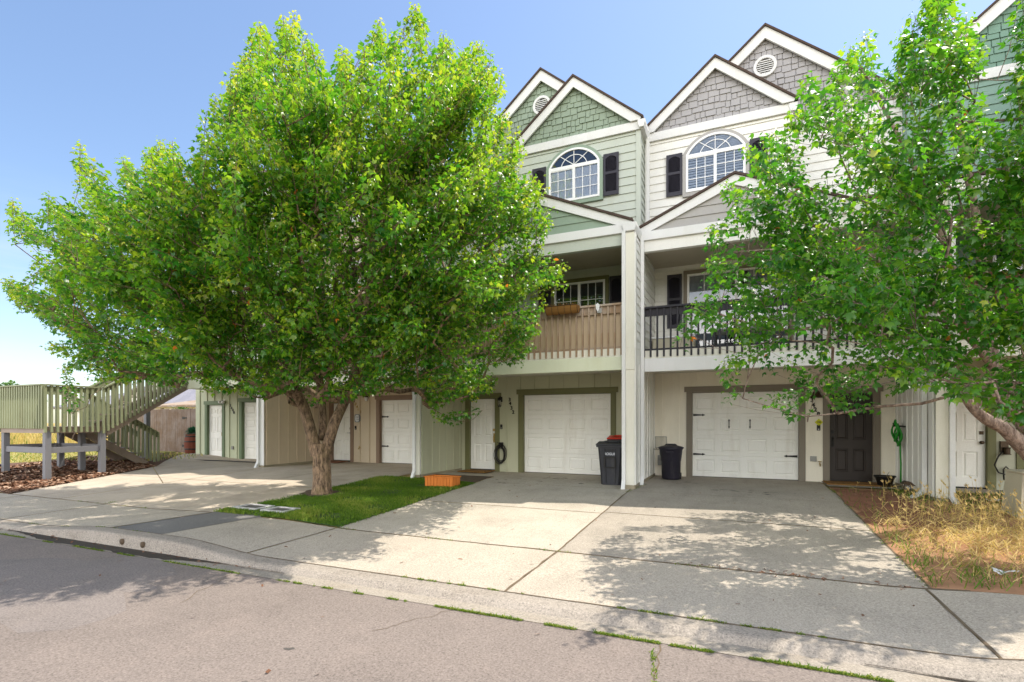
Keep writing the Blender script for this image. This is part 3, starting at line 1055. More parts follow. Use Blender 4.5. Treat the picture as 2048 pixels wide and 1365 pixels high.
    for s in (-1, 1):
        rk.prism([(xm, zam + .06), (xm + s * hm_, zeb + .06), (xm + s * (hm_ - .02), zeb + .012), (xm + s * (hm_ - .28), zeb + .012), (xm, zam - .21)][::s], Yr - .12, Yr - .07)
    rk.build('rake_board', M['white_trim'], h)
    rf = MB()
    for s in (-1, 1):
        rf.prism([(xm, zam + .115), (xm + s * (hm_ + .02), zeb + .115 - .02 * S), (xm + s * (hm_ + .02), zeb + .063 - .02 * S), (xm, zam + .063)][::s], Yr - .16, Yw + 9.2)
    rf.build('roof', M['shingle_roof'], h)
    # round louvred vent
    zv = zam - .82; n = 28
    circ = lambda r: [(xm + r * math.cos(2 * math.pi * i / n), zv + r * math.sin(2 * math.pi * i / n)) for i in range(n)]
    vt = MB().ring(circ(.245), circ(.185), Yr - .07, Yr - .01).build('gable_vent', M['white_trim'], h)
    lv = MB().prism(circ(.186), Yr - .024, Yr - .018, 1)
    z = zv - .17
    while z < zv + .16:
        hw = math.sqrt(max(.0, .185 ** 2 - (z + .02 - zv) ** 2))
        lv.poly([(xm - hw, Yr - .062, z), (xm + hw, Yr - .062, z), (xm + hw, Yr - .03, z + .035), (xm - hw, Yr - .03, z + .035)], 0)
        lv.poly([(xm - hw, Yr - .062, z), (xm - hw, Yr - .058, z - .008), (xm + hw, Yr - .058, z - .008), (xm + hw, Yr - .062, z)], 0)
        z += .048
    lv.build('louvre', [M['white_trim'], M['room_dark']], vt)
    # bay window and its shutters
    xw = X(1.575)
    arch_window(h, xw, Yb, 6.72, 7.58, .40, .635, M[P['wtrim']], P['fill'])
    sm = M['shutter_charcoal']
    shutter(h, xw - .72 - .36, xw - .72, 6.70, 7.68, Yb - .02, sm); shutter(h, xw + .72, xw + .72 + .36, 6.70, 7.68, Yb - .02, sm)
    # party wall ends
    for fin, s in ((fl, 'L'), (fr, 'R')):
        if not fin or fin[2] != P['key']: continue
        x0_, x1_ = fin[0], fin[1]
        f = MB()
        f.box(x0_ + .012, x1_ - .012, Fr - .02, Yw + .1, .06, 5.5)
        f.build('party_wall', M[P['fincol']], h)
        f = MB()
        f.box(x0_ - .004, x1_ + .004, Fr - .05, Fr - .018, .055, 2.47); f.box(x0_ - .004, x1_ + .004, Fr - .05, Fr - .018, 2.94, 5.35)
        f.box(x0_ - .012, x1_ + .012, Fr - .06, Fr - .018, 2.472, 2.938)
        f.build('corner_board', M['cream_trim'] if P['fincol'] != 'tan_wall' else M['white_trim'], h, bevel=.004)
        MB().box(x0_ - .01, x1_ + .01, Fr - .055, Yw, -.12, .053).build('base_board', M['concrete_base'], h)
    for side_, xx, s, yf in P['clad']:
        c = MB()
        clap_side(c, yf, Yw - .03, 2.95, 5.33, xx, s)
        c.box(min(xx, xx + s * .012), max(xx, xx + s * .012), yf, Yw, .06, 2.95)
        y = yf + .12
        while y < Yw - .05:
            c.box(min(xx, xx + s * .028), max(xx, xx + s * .028), y - .02, y + .02, .07, 2.62); y += .36
        c.box(min(xx, xx + s * .03), max(xx, xx + s * .03), yf - .02, yf + .10, .06, 5.34)
        c.build('side_wall', M[P['cladcol']], h)
        MB().box(min(xx, xx + s * .02), max(xx, xx + s * .02), yf, Yw - .03, -.12, .058).build('base_board', M['concrete_base'], h)
    # gutters
    for gx0, gx1, gy0, gy1, gz in P.get('gutters', ()):
        pr = [(gx0 + .02, gz), (gx1 - .02, gz), (gx1 + .012, gz + .11), (gx1 + .012, gz + .17), (gx0 - .012, gz + .17), (gx0 - .012, gz + .11)]
        MB().prism(pr, gy0, gy1).build('gutter', M['white_trim'], h)
    for x, y, zt_, kick, mcol, zb in P.get('spouts', ()):
        downspout(h, x, y, zt_, M[mcol], kick, zb=zb)
    for x, y, za_, zb_ in P.get('upspouts', ()):
        MB().box(x - .035, x + .035, y - .05, y, za_, zb_).bar((x, y - .025, za_ + .02), (x + .03, y - .16, za_ - .1), .07, .05).build('downspout', M['white_trim'], h)
    return h

# ------------------------------------------------------------------ the five townhouses
F40 = (-13.45, -13.28, '40'); F32L = (-7.5, -7.33, '32'); F32R = (-2.2, -2.03, '32'); F24L = (3.12, 3.29, '24'); F24R = (8.35, 8.52, '24')
U = {}
U['40'] = build_house(dict(key='40', X0=-19.5, X1=-13.4, F=11.5, Yw=13.65, side='R', g=(1.1, 3.55), d=(4.57, 5.44), finR=F40, bx0=-19.0, bx1=-13.46,
    clad=[('R', -13.45, -1, 11.55)], cladcol='pale_green_wall', wall='sage_siding', low='pale_green_wall', trim='green_trim', beam='sage_beam',
    gable='sage_gable', shingle='sage_shingle', wtrim='sage_gable', fill='curtain', rail='deck_green', doorcol='white_door', handle='R', hw='brass', fincol='tan_wall',
    gutters=[(-13.48, -13.25, 11.4, 12.1, 5.36)], spouts=[(-13.47, 11.44, 5.38, (0, -.1), 'white_trim', -.02)],
    label='pale green end townhouse numbered 3440 beside the outdoor stairs'))
U['36'] = build_house(dict(key='36', X0=-13.4, X1=-7.4, F=12.1, Yw=14.2, side='R', g=(1.3, 3.7), d=(4.9, 5.75), finL=F40, finR=F32L,
    clad=[('L', -13.28, 1, 11.55), ('R', -7.5, -1, 11.1)], cladcol='tan_wall', wall='tan_wall', low='tan_wall', trim='brown_trim', beam='cream_trim',
    gable='brown_trim', shingle='brown_trim', wtrim='brown_trim', fill='curtain', rail='rail_wood', doorcol='white_door', handle='R', hw='steel', fincol='tan_wall', lever=True, hinges=True,
    label='tan townhouse with brown trim numbered 3436 behind the tree trunk'))
U['32'] = build_house(dict(key='32', X0=-7.4, X1=-2.1, F=11.0, Yw=13.1, side='R', g=(.89, 3.34), d=(4.14, 4.99), finL=F32L, finR=F32R,
    clad=[('L', -7.33, 1, 11.05), ('R', -2.2, -1, 11.05)], cladcol='sage_wall', wall='sage_siding', low='sage_wall', trim='olive_trim', beam='sage_beam',
    gable='sage_gable', shingle='sage_shingle', wtrim='sage_gable', fill='curtain', rail='rail_wood', privacy='panel_tan', doorcol='white_door', handle='R', hw='brass', fincol='white_siding',
    gutters=[(-2.25, -1.99, 10.9, 11.62, 5.37), (-7.55, -7.28, 10.9, 11.9, 5.37), (-2.13, -1.99, 12.0, 12.75, 8.1)],
    spouts=[(-2.235, 10.945, 5.38, (0, -.09), 'white_trim', -.03), (-7.46, 10.94, 5.38, (0, -.1), 'white_trim', -.03)],
    upspouts=[(-2.0, 12.60, 5.72, 8.12)],
    label='sage green townhouse numbered 3432 with olive trim and wooden balcony rail'))
U['28'] = build_house(dict(key='28', X0=-2.1, X1=3.15, F=11.65, Yw=13.8, side='L', g=(.97, 3.37), d=(3.95, 4.82), finL=F32R, finR=F24L,
    clad=[('L', -2.03, 1, 11.0), ('R', 3.12, -1, 11.35)], cladcol='white_siding', wall='white_siding', low='cream_wall', trim='taupe_trim', beam='white_trim',
    gable='grey_gable', shingle='grey_shingle', wtrim='grey_gable', fill='blinds', rail='black_paint', doorcol='dark_door', handle='L', hw='iron_black', fincol='white_siding', hinges=True, pulls=True,
    gutters=[(.98, 1.12, 12.7, 13.3, 8.1)],
    spouts=[(-1.965, 11.62, 5.38, (.0, -.1), 'white_trim', .0), (3.05, 11.66, 5.38, (-.30, -.10), 'white_trim', -.06)],
    label='white townhouse numbered 3428 with grey gables, black balcony rail and dark front door'))
U['24'] = build_house(dict(key='24', X0=3.15, X1=8.4, F=11.3, Yw=13.4, side='R', g=(.9, 3.3), d=(3.84, 4.71), finL=F24L, finR=F24R,
    clad=[('L', 3.29, 1, 11.35), ('R', 8.35, -1, 11.35)], cladcol='teal_wall', wall='teal_siding', low='teal_wall', trim='olive_trim', beam='cream_trim',
    gable='teal_siding', shingle='teal_shingle', wtrim='teal_shingle', fill='curtain', rail='rail_red', privacy='green_trim', doorcol='white_door', handle='R', hw='bronze', knob=True, fincol='white_siding',
    gutters=[(3.08, 3.33, 11.2, 11.7, 5.37)], spouts=[(3.335, 11.245, 5.38, (.06, -.16), 'white_trim', -.10)],
    label='blue green townhouse numbered 3424 behind the leaning tree'))
MB().box(-13.44, -13.40, 12.2, 22, 5.4, 8.1).build('end_wall', M['sage_siding'], U['40'])

# windows on the balconies
rect_window(U['32'], -4.5, -3.14, 3.62, 5.0, 13.1, M['olive_trim'], 3, 3, True, 'none')
shutter(U['32'], -3.03, -2.68, 3.6, 5.06, 13.08, M['shutter_charcoal']); shutter(U['32'], -4.95, -4.60, 3.6, 5.06, 13.08, M['shutter_charcoal'])
rect_window(U['28'], -1.22, 1.05, 2.99, 5.08, 13.8, M['taupe_trim'], 3, 1, True, 'curtain', 'patio_door')
shutter(U['28'], -1.71, -1.35, 3.76, 5.12, 13.78, M['shutter_charcoal']); shutter(U['28'], 1.2, 1.55, 3.76, 5.12, 13.78, M['shutter_charcoal'])
for k, x in (('24', 5.3), ('36', -10.5), ('40', -16.4)):
    y = {'24': 13.4, '36': 14.2, '40': 13.65}[k]
    rect_window(U[k], x - .7, x + .7, 3.6, 5.0, y, M['olive_trim'], 3, 3, True, 'none')


# house numbers, lamps, bells, taps -------------------------------------------------
def digits(key, items, size, mat_, Y, rot=0.):
    for s, u, v in items:
        text_obj('house_number', s, size, mat_, U[key], Vector(on_y(u, v, Y)) + Vector((0, -.012, 0)), .008, rot, .004)

digits('32', [('3', 1019.7, 800), ('4', 1020.7, 807.8), ('3', 1023.4, 816.7), ('2', 1026.8, 825)], .135, M['iron_black'], 13.1)
digits('28', [('3', 1623.8, 801), ('4', 1626.5, 811), ('2', 1630.5, 820), ('8', 1636.5, 829)], .135, M['iron_black'], 13.8)
digits('36', [('3', 711.3, 809), ('4', 714, 814.3), ('3', 717.5, 819), ('6', 721.3, 824)], .135, M['brass'], 14.2, -.35)
digits('40', [('3', 461, 812), ('4', 463.4, 817), ('4', 466, 821.3), ('0', 468.4, 826)], .135, M['iron_black'], 13.65)
digits('24', [('3', 2029, 793), ('4', 2035.4, 803), ('2', 2041, 814), ('4', 2046.5, 825)], .135, M['iron_black'], 13.4)


def lantern(key, u, v, Y):
    x, y, z = on_y(u, v, Y)
    mb = MB().box(x - .03, x + .03, y - .02, y, z - .02, z + .12)
    mb.tube([(x, y - .01, z + .07), (x, y - .08, z + .13), (x, y - .13, z + .10)], .012, 8)
    lp = mb.build('porch_lamp', M['iron_black'], U[key])
    MB().lathe(x, y - .13, [(.012, z + .11), (.06, z + .05), (.066, z + .035), (.05, z + .03)], 14).lathe(x, y - .13, [(.045, z - .155), (.05, z - .14), (.045, z - .13)], 14)\
        .build('lamp_shade', M['iron_black'], lp, True)
    mb = MB().lathe(x, y - .13, [(.043, z - .13), (.048, z + .03)], 12)
    mb.build('lamp_glass', M['glass_clear'], lp, True)
    mb = MB()
    for k in range(4):
        a = k * math.pi / 2 + .4
        mb.bar((x + .047 * math.cos(a), y - .13 + .047 * math.sin(a), z - .14), (x + .05 * math.cos(a), y - .13 + .05 * math.sin(a), z + .035), .006, .006)
    mb.build('lamp_cage', M['iron_black'], lp)


lantern('32', 1003, 803, 13.1)
x, y, z = on_y(1631, 788, 13.8)
lp = MB().box(x - .035, x + .035, y - .02, y, z + .02, z + .12).tube([(x, y - .01, z + .08), (x, y - .06, z + .14), (x, y - .12, z + .13), (x, y - .13, z + .06)], .013, 10).build('porch_lamp', M['bronze'], U['28'], True)
MB().lathe(x, y - .13, [(.03, z + .075), (.055, z + .06), (.075, z + .02), (.09, z - .03), (.135, z - .085), (.138, z - .095), (.13, z - .09)], 22, cap=False).build('lamp_shade', M['bronze'], lp, True)
x, y, z = on_y(735, 797, 14.2)
lp = MB().lathe(x, y - .07, [(.06, z + .03), (.07, z + .06), (.03, z + .075)], 14).box(x - .03, x + .03, y - .06, y, z, z + .08).build('porch_lamp', M['bronze'], U['36'])
MB().lathe(x, y - .07, [(.02, z - .1), (.055, z - .06), (.06, z + .03)], 14).build('lamp_glass', M['sign_white'], lp, True)
x, y, z = on_y(449, 803, 13.65)
lp = MB().box(x - .06, x + .06, y - .03, y, z - .03, z + .06).build('flood_lamp', M['white_trim'], U['40'])
for s in (-1, 1):
    mb = MB().tube([(x + s * .04, y - .03, z), (x + s * .08, y - .10, z - .02), (x + s * .09, y - .16, z - .05)], [.03, .045, .065], 12)
    mb.build('lamp_head', M['white_trim'], lp, True)
x, y, z = on_y(466, 896, 13.65)
MB().box(x - .05, x + .05, y - .05, y, z - .06, z + .06).build('outlet_box', M['galv_grey'], U['40'], bevel=.006)

for k, u, v, Y in (('32', 1003, 854, 13.1), ('28', 1637, 856, 13.8), ('36', 711.5, 856, 14.2)):
    x, y, z = on_y(u, v, Y)
    b = MB().box(x - .035, x + .035, y - .022, y, z - .065, z + .065).build('doorbell', M['iron_black'], U[k], bevel=.008)
    MB().lathe(0, 0, [(.014, 0), (.014, .006)], 12).build('bell_button', M['steel'], b)
    c = b.children[0]; c.rotation_euler = (math.pi / 2, 0, 0); c.location = Vector((x, y - .02, z - .035)) - world_off(U[k])
    c.data.transform(Matrix.Translation(world_off(U[k])))
for k, u, v, Y in (('28', 1639, 928, 13.8), ('36', 721, 896, 14.2)):
    x, y, z = on_y(u, v, Y)
    mb = MB().tube([(x, y, z), (x, y - .09, z), (x, y - .12, z - .05)], .014, 8).lathe(x, y - .07, [(.035, z + .05), (.04, z + .056), (.035, z + .062)], 10).tube([(x, y - .07, z), (x, y - .07, z + .055)], .008, 6)
    mb.build('garden_tap', M['brass'], U[k])
x, y, z = on_y(1626.5, 918, 13.8)
MB().box(x - .065, x + .065, y - .03, y - .016, z - .06, z + .06).build('vent_plate', M['galv_grey'], U['28'], bevel=.004)

# diamond and oval signs on the walls
x, y, z = on_y(1637.5, 845, 13.8)
t = thing('wall_sign', 'small yellow diamond sign on white wall above doorbell', 'sign', (x, y, z))
mb = MB().prism([(x - .085, z), (x, z - .085), (x + .085, z), (x, z + .085)], y - .022, y - .016); mb.build('sign_board', M['sign_yellow'], t)
text_obj('lettering', 'YSB', .05, M['iron_black'], t, (x, y - .025, z), .002, 0, .001)
x, y, z = on_y(715.8, 837, 14.2)
t = thing('wall_sign', 'white rounded plaque with grey rim on the tan wall', 'sign', (x, y, z))
def sup(r, k): return [(x + r * k * math.copysign(abs(math.cos(q)) ** .55, math.cos(q)), z + r * math.copysign(abs(math.sin(q)) ** .55, math.sin(q))) for q in [2 * math.pi * i / 28 for i in range(28)]]
MB().ring(sup(.14, .84), sup(.112, .82), y - .04, y).build('sign_rim', M['sign_grey'], t)
MB().prism(sup(.113, .83), y - .03, y - .01).build('sign_board', M['sign_white'], t)
mb = MB()
for i, (a, b, q) in enumerate(((-.05, .05, .055), (-.045, .045, .03), (-.05, .05, .005), (-.05, .05, -.045), (-.04, .04, -.062))):
    xx = x + a
    while xx < x + b:
        w = R.uniform(.008, .018); mb.box(xx, xx + w, y - .032, y - .03, z + q - .008, z + q + .006); xx += w + .006
mb.build('lettering', M['sign_grey'], t)
mb = MB()
for du, dv in ((683, 812), (680, 817), (687, 818), (684, 822), (688, 825), (682, 826)):
    x, y, z = on_y(du, dv, 14.27)
    mb.prism([(x - .035, z), (x, z - .05), (x + .035, z), (x, z + .05)], y - .02, y - .004)
t = mb.build('door_ornament', M['iron_black']); tag(t, 'dark leaf shaped ornament hung on white door behind the trunk', 'ornament')

# doormats
for x0, x1, y0, y1, mk, lb in ((-7.05, -6.2, 12.35, 12.95, 'coir', 'orange brown doormat before the white door numbered 3432'),
                               (1.72, 2.95, 13.05, 13.7, 'coir', 'wide coir doormat before the dark front door'),
                               (-13.1, -12.3, 13.4, 14.05, 'soil', 'dull brown doormat behind the tree trunk'),
                               (-18.9, -17.9, 13.0, 13.5, 'dark_mat', 'blue black doormat before the far left door')):
    o = MB().box(x0, x1, y0, y1, .022, .045).build('doormat', M[mk], None, bevel=.008); tag(o, lb, 'doormat')

# hoses
x, y, z = on_y(1003, 906, 13.1)
t = thing('garden_hose', 'black coiled hose hanging beside the white door and garage frame', 'hose', (x, y, z))
pts = []
for i in range(7 * 28):
    a = 2 * math.pi * i / 28; k = i // 28
    rx, rz = .14 + .03 * math.sin(k * 2.1), .23 + .035 * math.sin(k * 1.7 + 1)
    pts.append((x + .02 * math.sin(k * 1.3) + rx * math.sin(a), y - .05 - .012 * k - .01 * math.sin(a * 2), z + rz * math.cos(a) - .02 * k * .5))
MB().tube(pts, .010, 7).build('coil', M['black_hose'], t, True)
mb = MB().box(x - .06, x + .06, y - .03, y, z + .17, z + .29).tube([(x, y - .02, z + .2), (x, y - .14, z + .2), (x, y - .15, z + .24)], .014, 8)
mb.tube([(x - .05, y - .03, z + .24), (x - .07, y - .12, z + .30)], .01, 6).tube([(x + .05, y - .03, z + .24), (x + .07, y - .12, z + .29)], .01, 6)
mb.build('hanger', M['iron_black'], t)
gx_, gy_, gz_ = 3.06, 13.25, 1.12
t = thing('garden_hose', 'green hose looped on a hook on the white side wall', 'hose', (gx_, gy_, gz_))
pts = [(gx_ - .05, gy_ - .3, .12), (gx_ - .04, gy_ - .26, .5), (gx_ - .06, gy_ - .28, 1.0)]
for i in range(5 * 18):
    a = 2 * math.pi * i / 18; k = i // 18
    rr = .13 + .05 * math.sin(k * 2.3)
    pts.append((gx_ - .06 - .02 * k + .02 * math.sin(a * 3), gy_ - .22 + rr * math.sin(a) * 1.1 + .04 * math.sin(k * 3), gz_ + .02 + (rr + .06) * math.cos(a) - .06 * math.cos(k)))
MB().tube(pts, .016, 8).build('coil', M['green_hose'], t, True)
MB().bar((gx_ + .05, gy_ - .22, gz_ + .16), (gx_ - .16, gy_ - .22, gz_ + .18), .05, .03).bar((gx_ - .14, gy_ - .22, gz_ + .16), (gx_ - .16, gy_ - .22, gz_ + .24), .05, .02).build('hanger', M['iron_black'], t)
x, y, z = on_y(2008, 905, 13.4)
t = thing('garden_hose', 'dark hose looping from a wall hanger behind the leaning branch', 'hose', (x, y, z))
pts = [(x - .04, y - .08, z + .03), (x - .13, y - .12, z - .08), (x - .19, y - .12, z - .25), (x - .12, y - .10, z - .40), (x - .0, y - .1, z - .44), (x + .05, y - .1, z - .34), (x + .0, y - .08, z - .28), (x - .03, y - .06, z - .34), (x - .03, y - .08, z - .55)]
MB().tube(pts, .014, 8).build('coil', M['black_hose'], t, True)
MB().box(x - .07, x + .05, y - .06, y, z, z + .22).lathe(x + .01, y - .10, [(.07, z - .04), (.05, z - .02), (.05, z + .08), (.07, z + .1)], 12).build('hanger', M['bronze'], t)
mb = MB()
p = [(-19.2, 12.9), (-18.6, 12.6), (-18.1, 12.3), (-17.3, 12.45), (-16.4, 12.55), (-15.4, 12.5), (-14.2, 12.5), (-13.55, 12.6)]
mb.tube([(a, b, .03 + .0 * i) for i, (a, b) in enumerate(p)], .018, 7)
tag(mb.build('extension_hose', M['black_hose'], None, True), 'long black hose lying across the concrete before the far left doors', 'hose')

# wheeled bins
def bin_(x, y, hgt, wid, dep, lid, label, word=None):
    t = thing('wheelie_bin', label, 'bin', (x, y, 0), 'wheeled rubbish bins by the garage')
    b = MB(); n = 10
    prof = [(0.0, .78), (.12, .80), (hgt * .55, .90), (hgt * .86, .98), (hgt * .9, 1.0)]
    rings = []
    for z, k in prof:
        w, d = wid / 2 * k, dep / 2 * k; c = .05
        rings.append([(x - w + c, y - d, z), (x + w - c, y - d, z), (x + w, y - d + c, z), (x + w, y + d - c, z), (x + w - c, y + d, z), (x - w + c, y + d, z), (x - w, y + d - c, z), (x - w, y - d + c, z)])
    for a, c in zip(rings[:-1], rings[1:]):
        for i in range(8): b.poly([a[i], a[(i + 1) % 8], c[(i + 1) % 8], c[i]])
    b.poly(rings[0][::-1]); b.poly(rings[-1])
    w, d = wid / 2, dep / 2
    b.box(x - w - .02, x + w + .02, y - d - .02, y + d + .02, hgt * .875, hgt * .915)
    yf = lambda z: y - dep / 2 * np.interp(z, [q[0] for q in prof], [q[1] for q in prof])
    # side ribs and the recessed front grip with a steel catch bar
    for s in (-1, 1):
        z0, z1 = .05, hgt * .84
        b.bar((x + s * .10, yf(z0) - .008, z0), (x + s * .12, yf(z1) - .008, z1), .025, .02)
    body = b.build('body', M['bin_plastic'], t, bevel=.006)
    g = MB()
    zg0, zg1 = hgt * .40, hgt * .66
    g.ring([(x - .13, zg0), (x + .13, zg0), (x + .13, zg1), (x - .13, zg1)], [(x - .10, zg0 + .02), (x + .10, zg0 + .02), (x + .10, zg1 - .03), (x - .10, zg1 - .03)], yf(zg1) - .035, yf(zg0) + .02)
    g.build('grip_recess', M['iron_black'], t, bevel=.004)
    MB().tube([(x - .12, yf(zg0) - .03, zg0 + .01), (x + .12, yf(zg0) - .03, zg0 + .01)], .010, 8).build('catch_bar', M['steel'], t)
    g = MB()
    for i in range(9): g.box(x - .13 + .03 * i, x - .118 + .03 * i, yf(hgt * .8) - .012, yf(hgt * .8) + .02, hgt * .78, hgt * .84)
    g.build('grille', M['iron_black'], t)
    l = MB()
    zl = hgt * .917
    l.prismx([(y - d - .05, zl), (y - d - .05, zl + .03), (y - d * .2, zl + .085), (y + d, zl + .07), (y + d + .05, zl)], x - w - .025, x + w + .025)
    l.box(x - w * .6, x + w * .6, y - d * .5, y + d * .6, zl + .07, zl + .095)
    l.build('lid', M[lid], t, bevel=.012)
    wh = MB()
    for s in (-1, 1):
        wh.tube([(x + s * (w * .72), y + d * .8, .10), (x + s * (w * .72 + .05), y + d * .8, .10)], .10, 16)
    wh.build('wheel', M['iron_black'], t)
    MB().tube([(x - w * .8, y + d + .05, hgt * .9), (x + w * .8, y + d + .05, hgt * .9)], .014, 8).build('handle', M['bin_plastic'], t)
    if word: text_obj('lettering', word, .075, M['pale_text'], t, (x, yf(hgt * .71) - .012, hgt * .72), .002, 0, .001)
    return t

bin_(-2.60, 11.52, .94, .56, .60, 'bin_plastic', 'dark grey wheeled bin with dark lid standing against the party wall', 'ROGUE')
bin_(-2.56, 12.45, 1.06, .58, .66, 'red_lid', 'dark wheeled bin with bright red lid behind the dark lidded bin')

cx, cy = -1.52, 12.95
t = thing('trash_can', 'round black trash can with domed lid beside the white garage door', 'trash can', (cx, cy, 0))
MB().lathe(cx, cy, [(.20, .015), (.215, .03), (.225, .45), (.235, .46), (.235, .50), (.24, .51), (.265, .72), (.28, .73), (.28, .75)], 32).build('body', M['can_plastic'], t, True)
MB().lathe(cx, cy, [(.295, .745), (.295, .775), (.25, .79), (.12, .825), (.0, .83)], 32, cap=False).build('lid', M['can_plastic'], t, True)
MB().tube([(cx - .15, cy - .02, .80), (cx - .1, cy - .05, .845), (cx + .1, cy - .05, .845), (cx + .15, cy - .02, .80)], .014, 8).build('handle', M['can_plastic'], t, True)
mb = MB()
for s in (-1, 1): mb.tube([(cx + s * .2 - .02, cy + .16, .08), (cx + s * .2 + .02, cy + .16, .08)], .08, 14)
mb.build('wheel', M['iron_black'], t)
MB().box(cx - .08, cx + .08, cy - .285, cy - .24, .655, .685).build('grip', M['can_plastic'], t, bevel=.006)

t = thing('gas_meter', 'grey gas meter on the white wall behind the trash can', 'meter', (-1.82, 13.7, .4))
MB().box(-1.92, -1.72, 13.55, 13.72, .28, .54).lathe(-1.82, 13.53, [(.05, .42), (.05, .5)], 12).build('meter_body', M['galv_grey'], t, bevel=.02)
MB().tube([(-1.87, 13.66, .54), (-1.87, 13.66, .66), (-1.87, 13.78, .66)], .016, 8).tube([(-1.77, 13.66, .54), (-1.77, 13.66, .62), (-1.6, 13.66, .62), (-1.6, 13.66, .0)], .016, 8).build('pipe', M['galv_grey'], t, True)
t = thing('wire_rack', 'wire rack fixed to the white wall above the trash can', 'rack', (-1.86, 13.76, .85))
mb = MB()
x0, x1, z0, z1 = -2.0, -1.72, .72, 1.0
for a, b in (((x0, z0), (x1, z0)), ((x1, z0), (x1, z1)), ((x1, z1), (x0, z1)), ((x0, z1), (x0, z0))): mb.tube([(a[0], 13.72, a[1]), (b[0], 13.72, b[1])], .009, 6)
for i in range(1, 9): mb.tube([(x0 + (x1 - x0) * i / 9, 13.72, z0), (x0 + (x1 - x0) * i / 9, 13.72, z1)], .004, 5)
mb.build('grid', M['galv_grey'], t)
mb = MB()
for i in range(8): mb.tube([(x0 - .03 + (x1 - x0 + .2) * i / 7, 13.76, .71), (x0 - .03 + (x1 - x0 + .2) * i / 7, 13.52, .69)], .005, 5)
mb.tube([(x0 - .03, 13.52, .69), (x1 + .17, 13.52, .69)], .007, 6); mb.build('shelf', M['bronze'], t)

# wooden trough by the lawn
x0, x1, y0, y1, zb = -6.52, -5.80, 9.95, 10.30, float(zg(-6.1, 10.1)) + .0
t = thing('planter_box', 'long orange wooden planter box at the edge of the lawn', 'planter', ((x0 + x1) / 2, y0, zb))
mb = MB()
n = 9
for i in range(n):
    a = x0 + (x1 - x0) * i / n
    mb.box(a + .005, a + (x1 - x0) / n - .005, y0 + R.uniform(0, .006), y0 + .02, zb, zb + .20); mb.box(a + .005, a + (x1 - x0) / n - .005, y1 - .02, y1, zb, zb + .20)
for i in range(4):
    a = y0 + .02 + (y1 - y0 - .04) * i / 4
    for xx in (x0, x1 - .02): mb.box(xx, xx + .02, a + .002, a + (y1 - y0 - .04) / 4 - .002, zb, zb + .20)
mb.build('side', M['planter_wood'], t)
MB().ring([(x0 - .02, 0), (x1 + .02, 0), (x1 + .02, .0), (x0 - .02, .0)], [(x0, 0), (x1, 0), (x1, 0), (x0, 0)], 0, 0) if False else None
mb = MB().box(x0 - .02, x1 + .02, y0 - .015, y0 + .03, zb + .20, zb + .225).box(x0 - .02, x1 + .02, y1 - .03, y1 + .015, zb + .20, zb + .225)
mb.box(x0 - .02, x0 + .03, y0 + .031, y1 - .031, zb + .20, zb + .225).box(x1 - .03, x1 + .02, y0 + .031, y1 - .031, zb + .20, zb + .225)
mb.build('rim', M['planter_wood'], t, bevel=.003)
MB().box(x0 + .021, x1 - .021, y0 + .021, y1 - .021, zb + .01, zb + .13).build('earth', M['soil_dark'], t)

# meter boxes let into the lawn
for (xa, ya, w, d, rt), lb in (((-8.12, 6.78, .62, .42, .12), 'concrete meter box with dark lid at the far corner of the lawn'), ((-7.42, 6.76, .56, .40, .12), 'concrete meter box in the lawn nearer the tree')):
    zz = float(zg(xa, ya))
    t = thing('meter_box', lb, 'meter box', (xa, ya, zz), 'meter boxes let into the lawn')
    MB().box(xa - w / 2, xa + w / 2, ya - d / 2, ya - d / 2 + .07, zz - .03, zz + .035).box(xa - w / 2, xa + w / 2, ya + d / 2 - .07, ya + d / 2, zz - .03, zz + .035)\
        .box(xa - w / 2, xa - w / 2 + .09, ya - d / 2 + .07, ya + d / 2 - .07, zz - .03, zz + .035).box(xa + w / 2 - .09, xa + w / 2, ya - d / 2 + .07, ya + d / 2 - .07, zz - .03, zz + .035).build('collar', M['meter_concrete'], t, bevel=.008)
    MB().box(xa - w / 2 + .092, xa + w / 2 - .092, ya - d / 2 + .072, ya + d / 2 - .072, zz - .03, zz + .022).build('lid', M['meter_lid'], t)

# black pot, garden light and loose trim by the dark door
x, y = 2.78, 13.15
t = thing('plant_pot', 'black plastic pot on the step beside the dark door', 'pot', (x, y, .02))
MB().lathe(x, y, [(.12, .02), (.17, .22), (.195, .225), (.195, .25), (.18, .25), (.165, .19)], 26).build('pot', M['pot_black'], t, True)
MB().lathe(x, y, [(.166, .20), (.166, .205)], 26).tube([(x, y, .2), (x + .08, y, .33)], .004, 5).tube([(x - .05, y, .2), (x - .1, y - .02, .29)], .004, 5).build('earth', M['soil_dark'], t)
x, y, z = 2.86, 11.85, .02
t = thing('garden_light', 'small solar garden lantern leaning by the white wall', 'garden light', (x, y, z))
mb = MB().prism([(x - .11, z + .20), (x + .11, z + .17), (x + .03, z + .245), (x - .04, z + .255)], y - .09, y + .09)
mb.build('cap', M['bronze'], t)
mb = MB()
for a in (-.07, 0, .07):
    for b in (-.06, .06): mb.bar((x + a, y + b, z + .195), (x + a * .6 + .01, y + b * .6, z + .05), .008, .008)
mb.bar((x, y, z + .06), (x - .03, y, z - .08), .016, .016); mb.build('cage', M['bronze'], t)
MB().lathe(x + .0, y, [(.035, z + .06), (.06, z + .185)], 12).build('lamp_glass', M['glass_clear'], t, True)

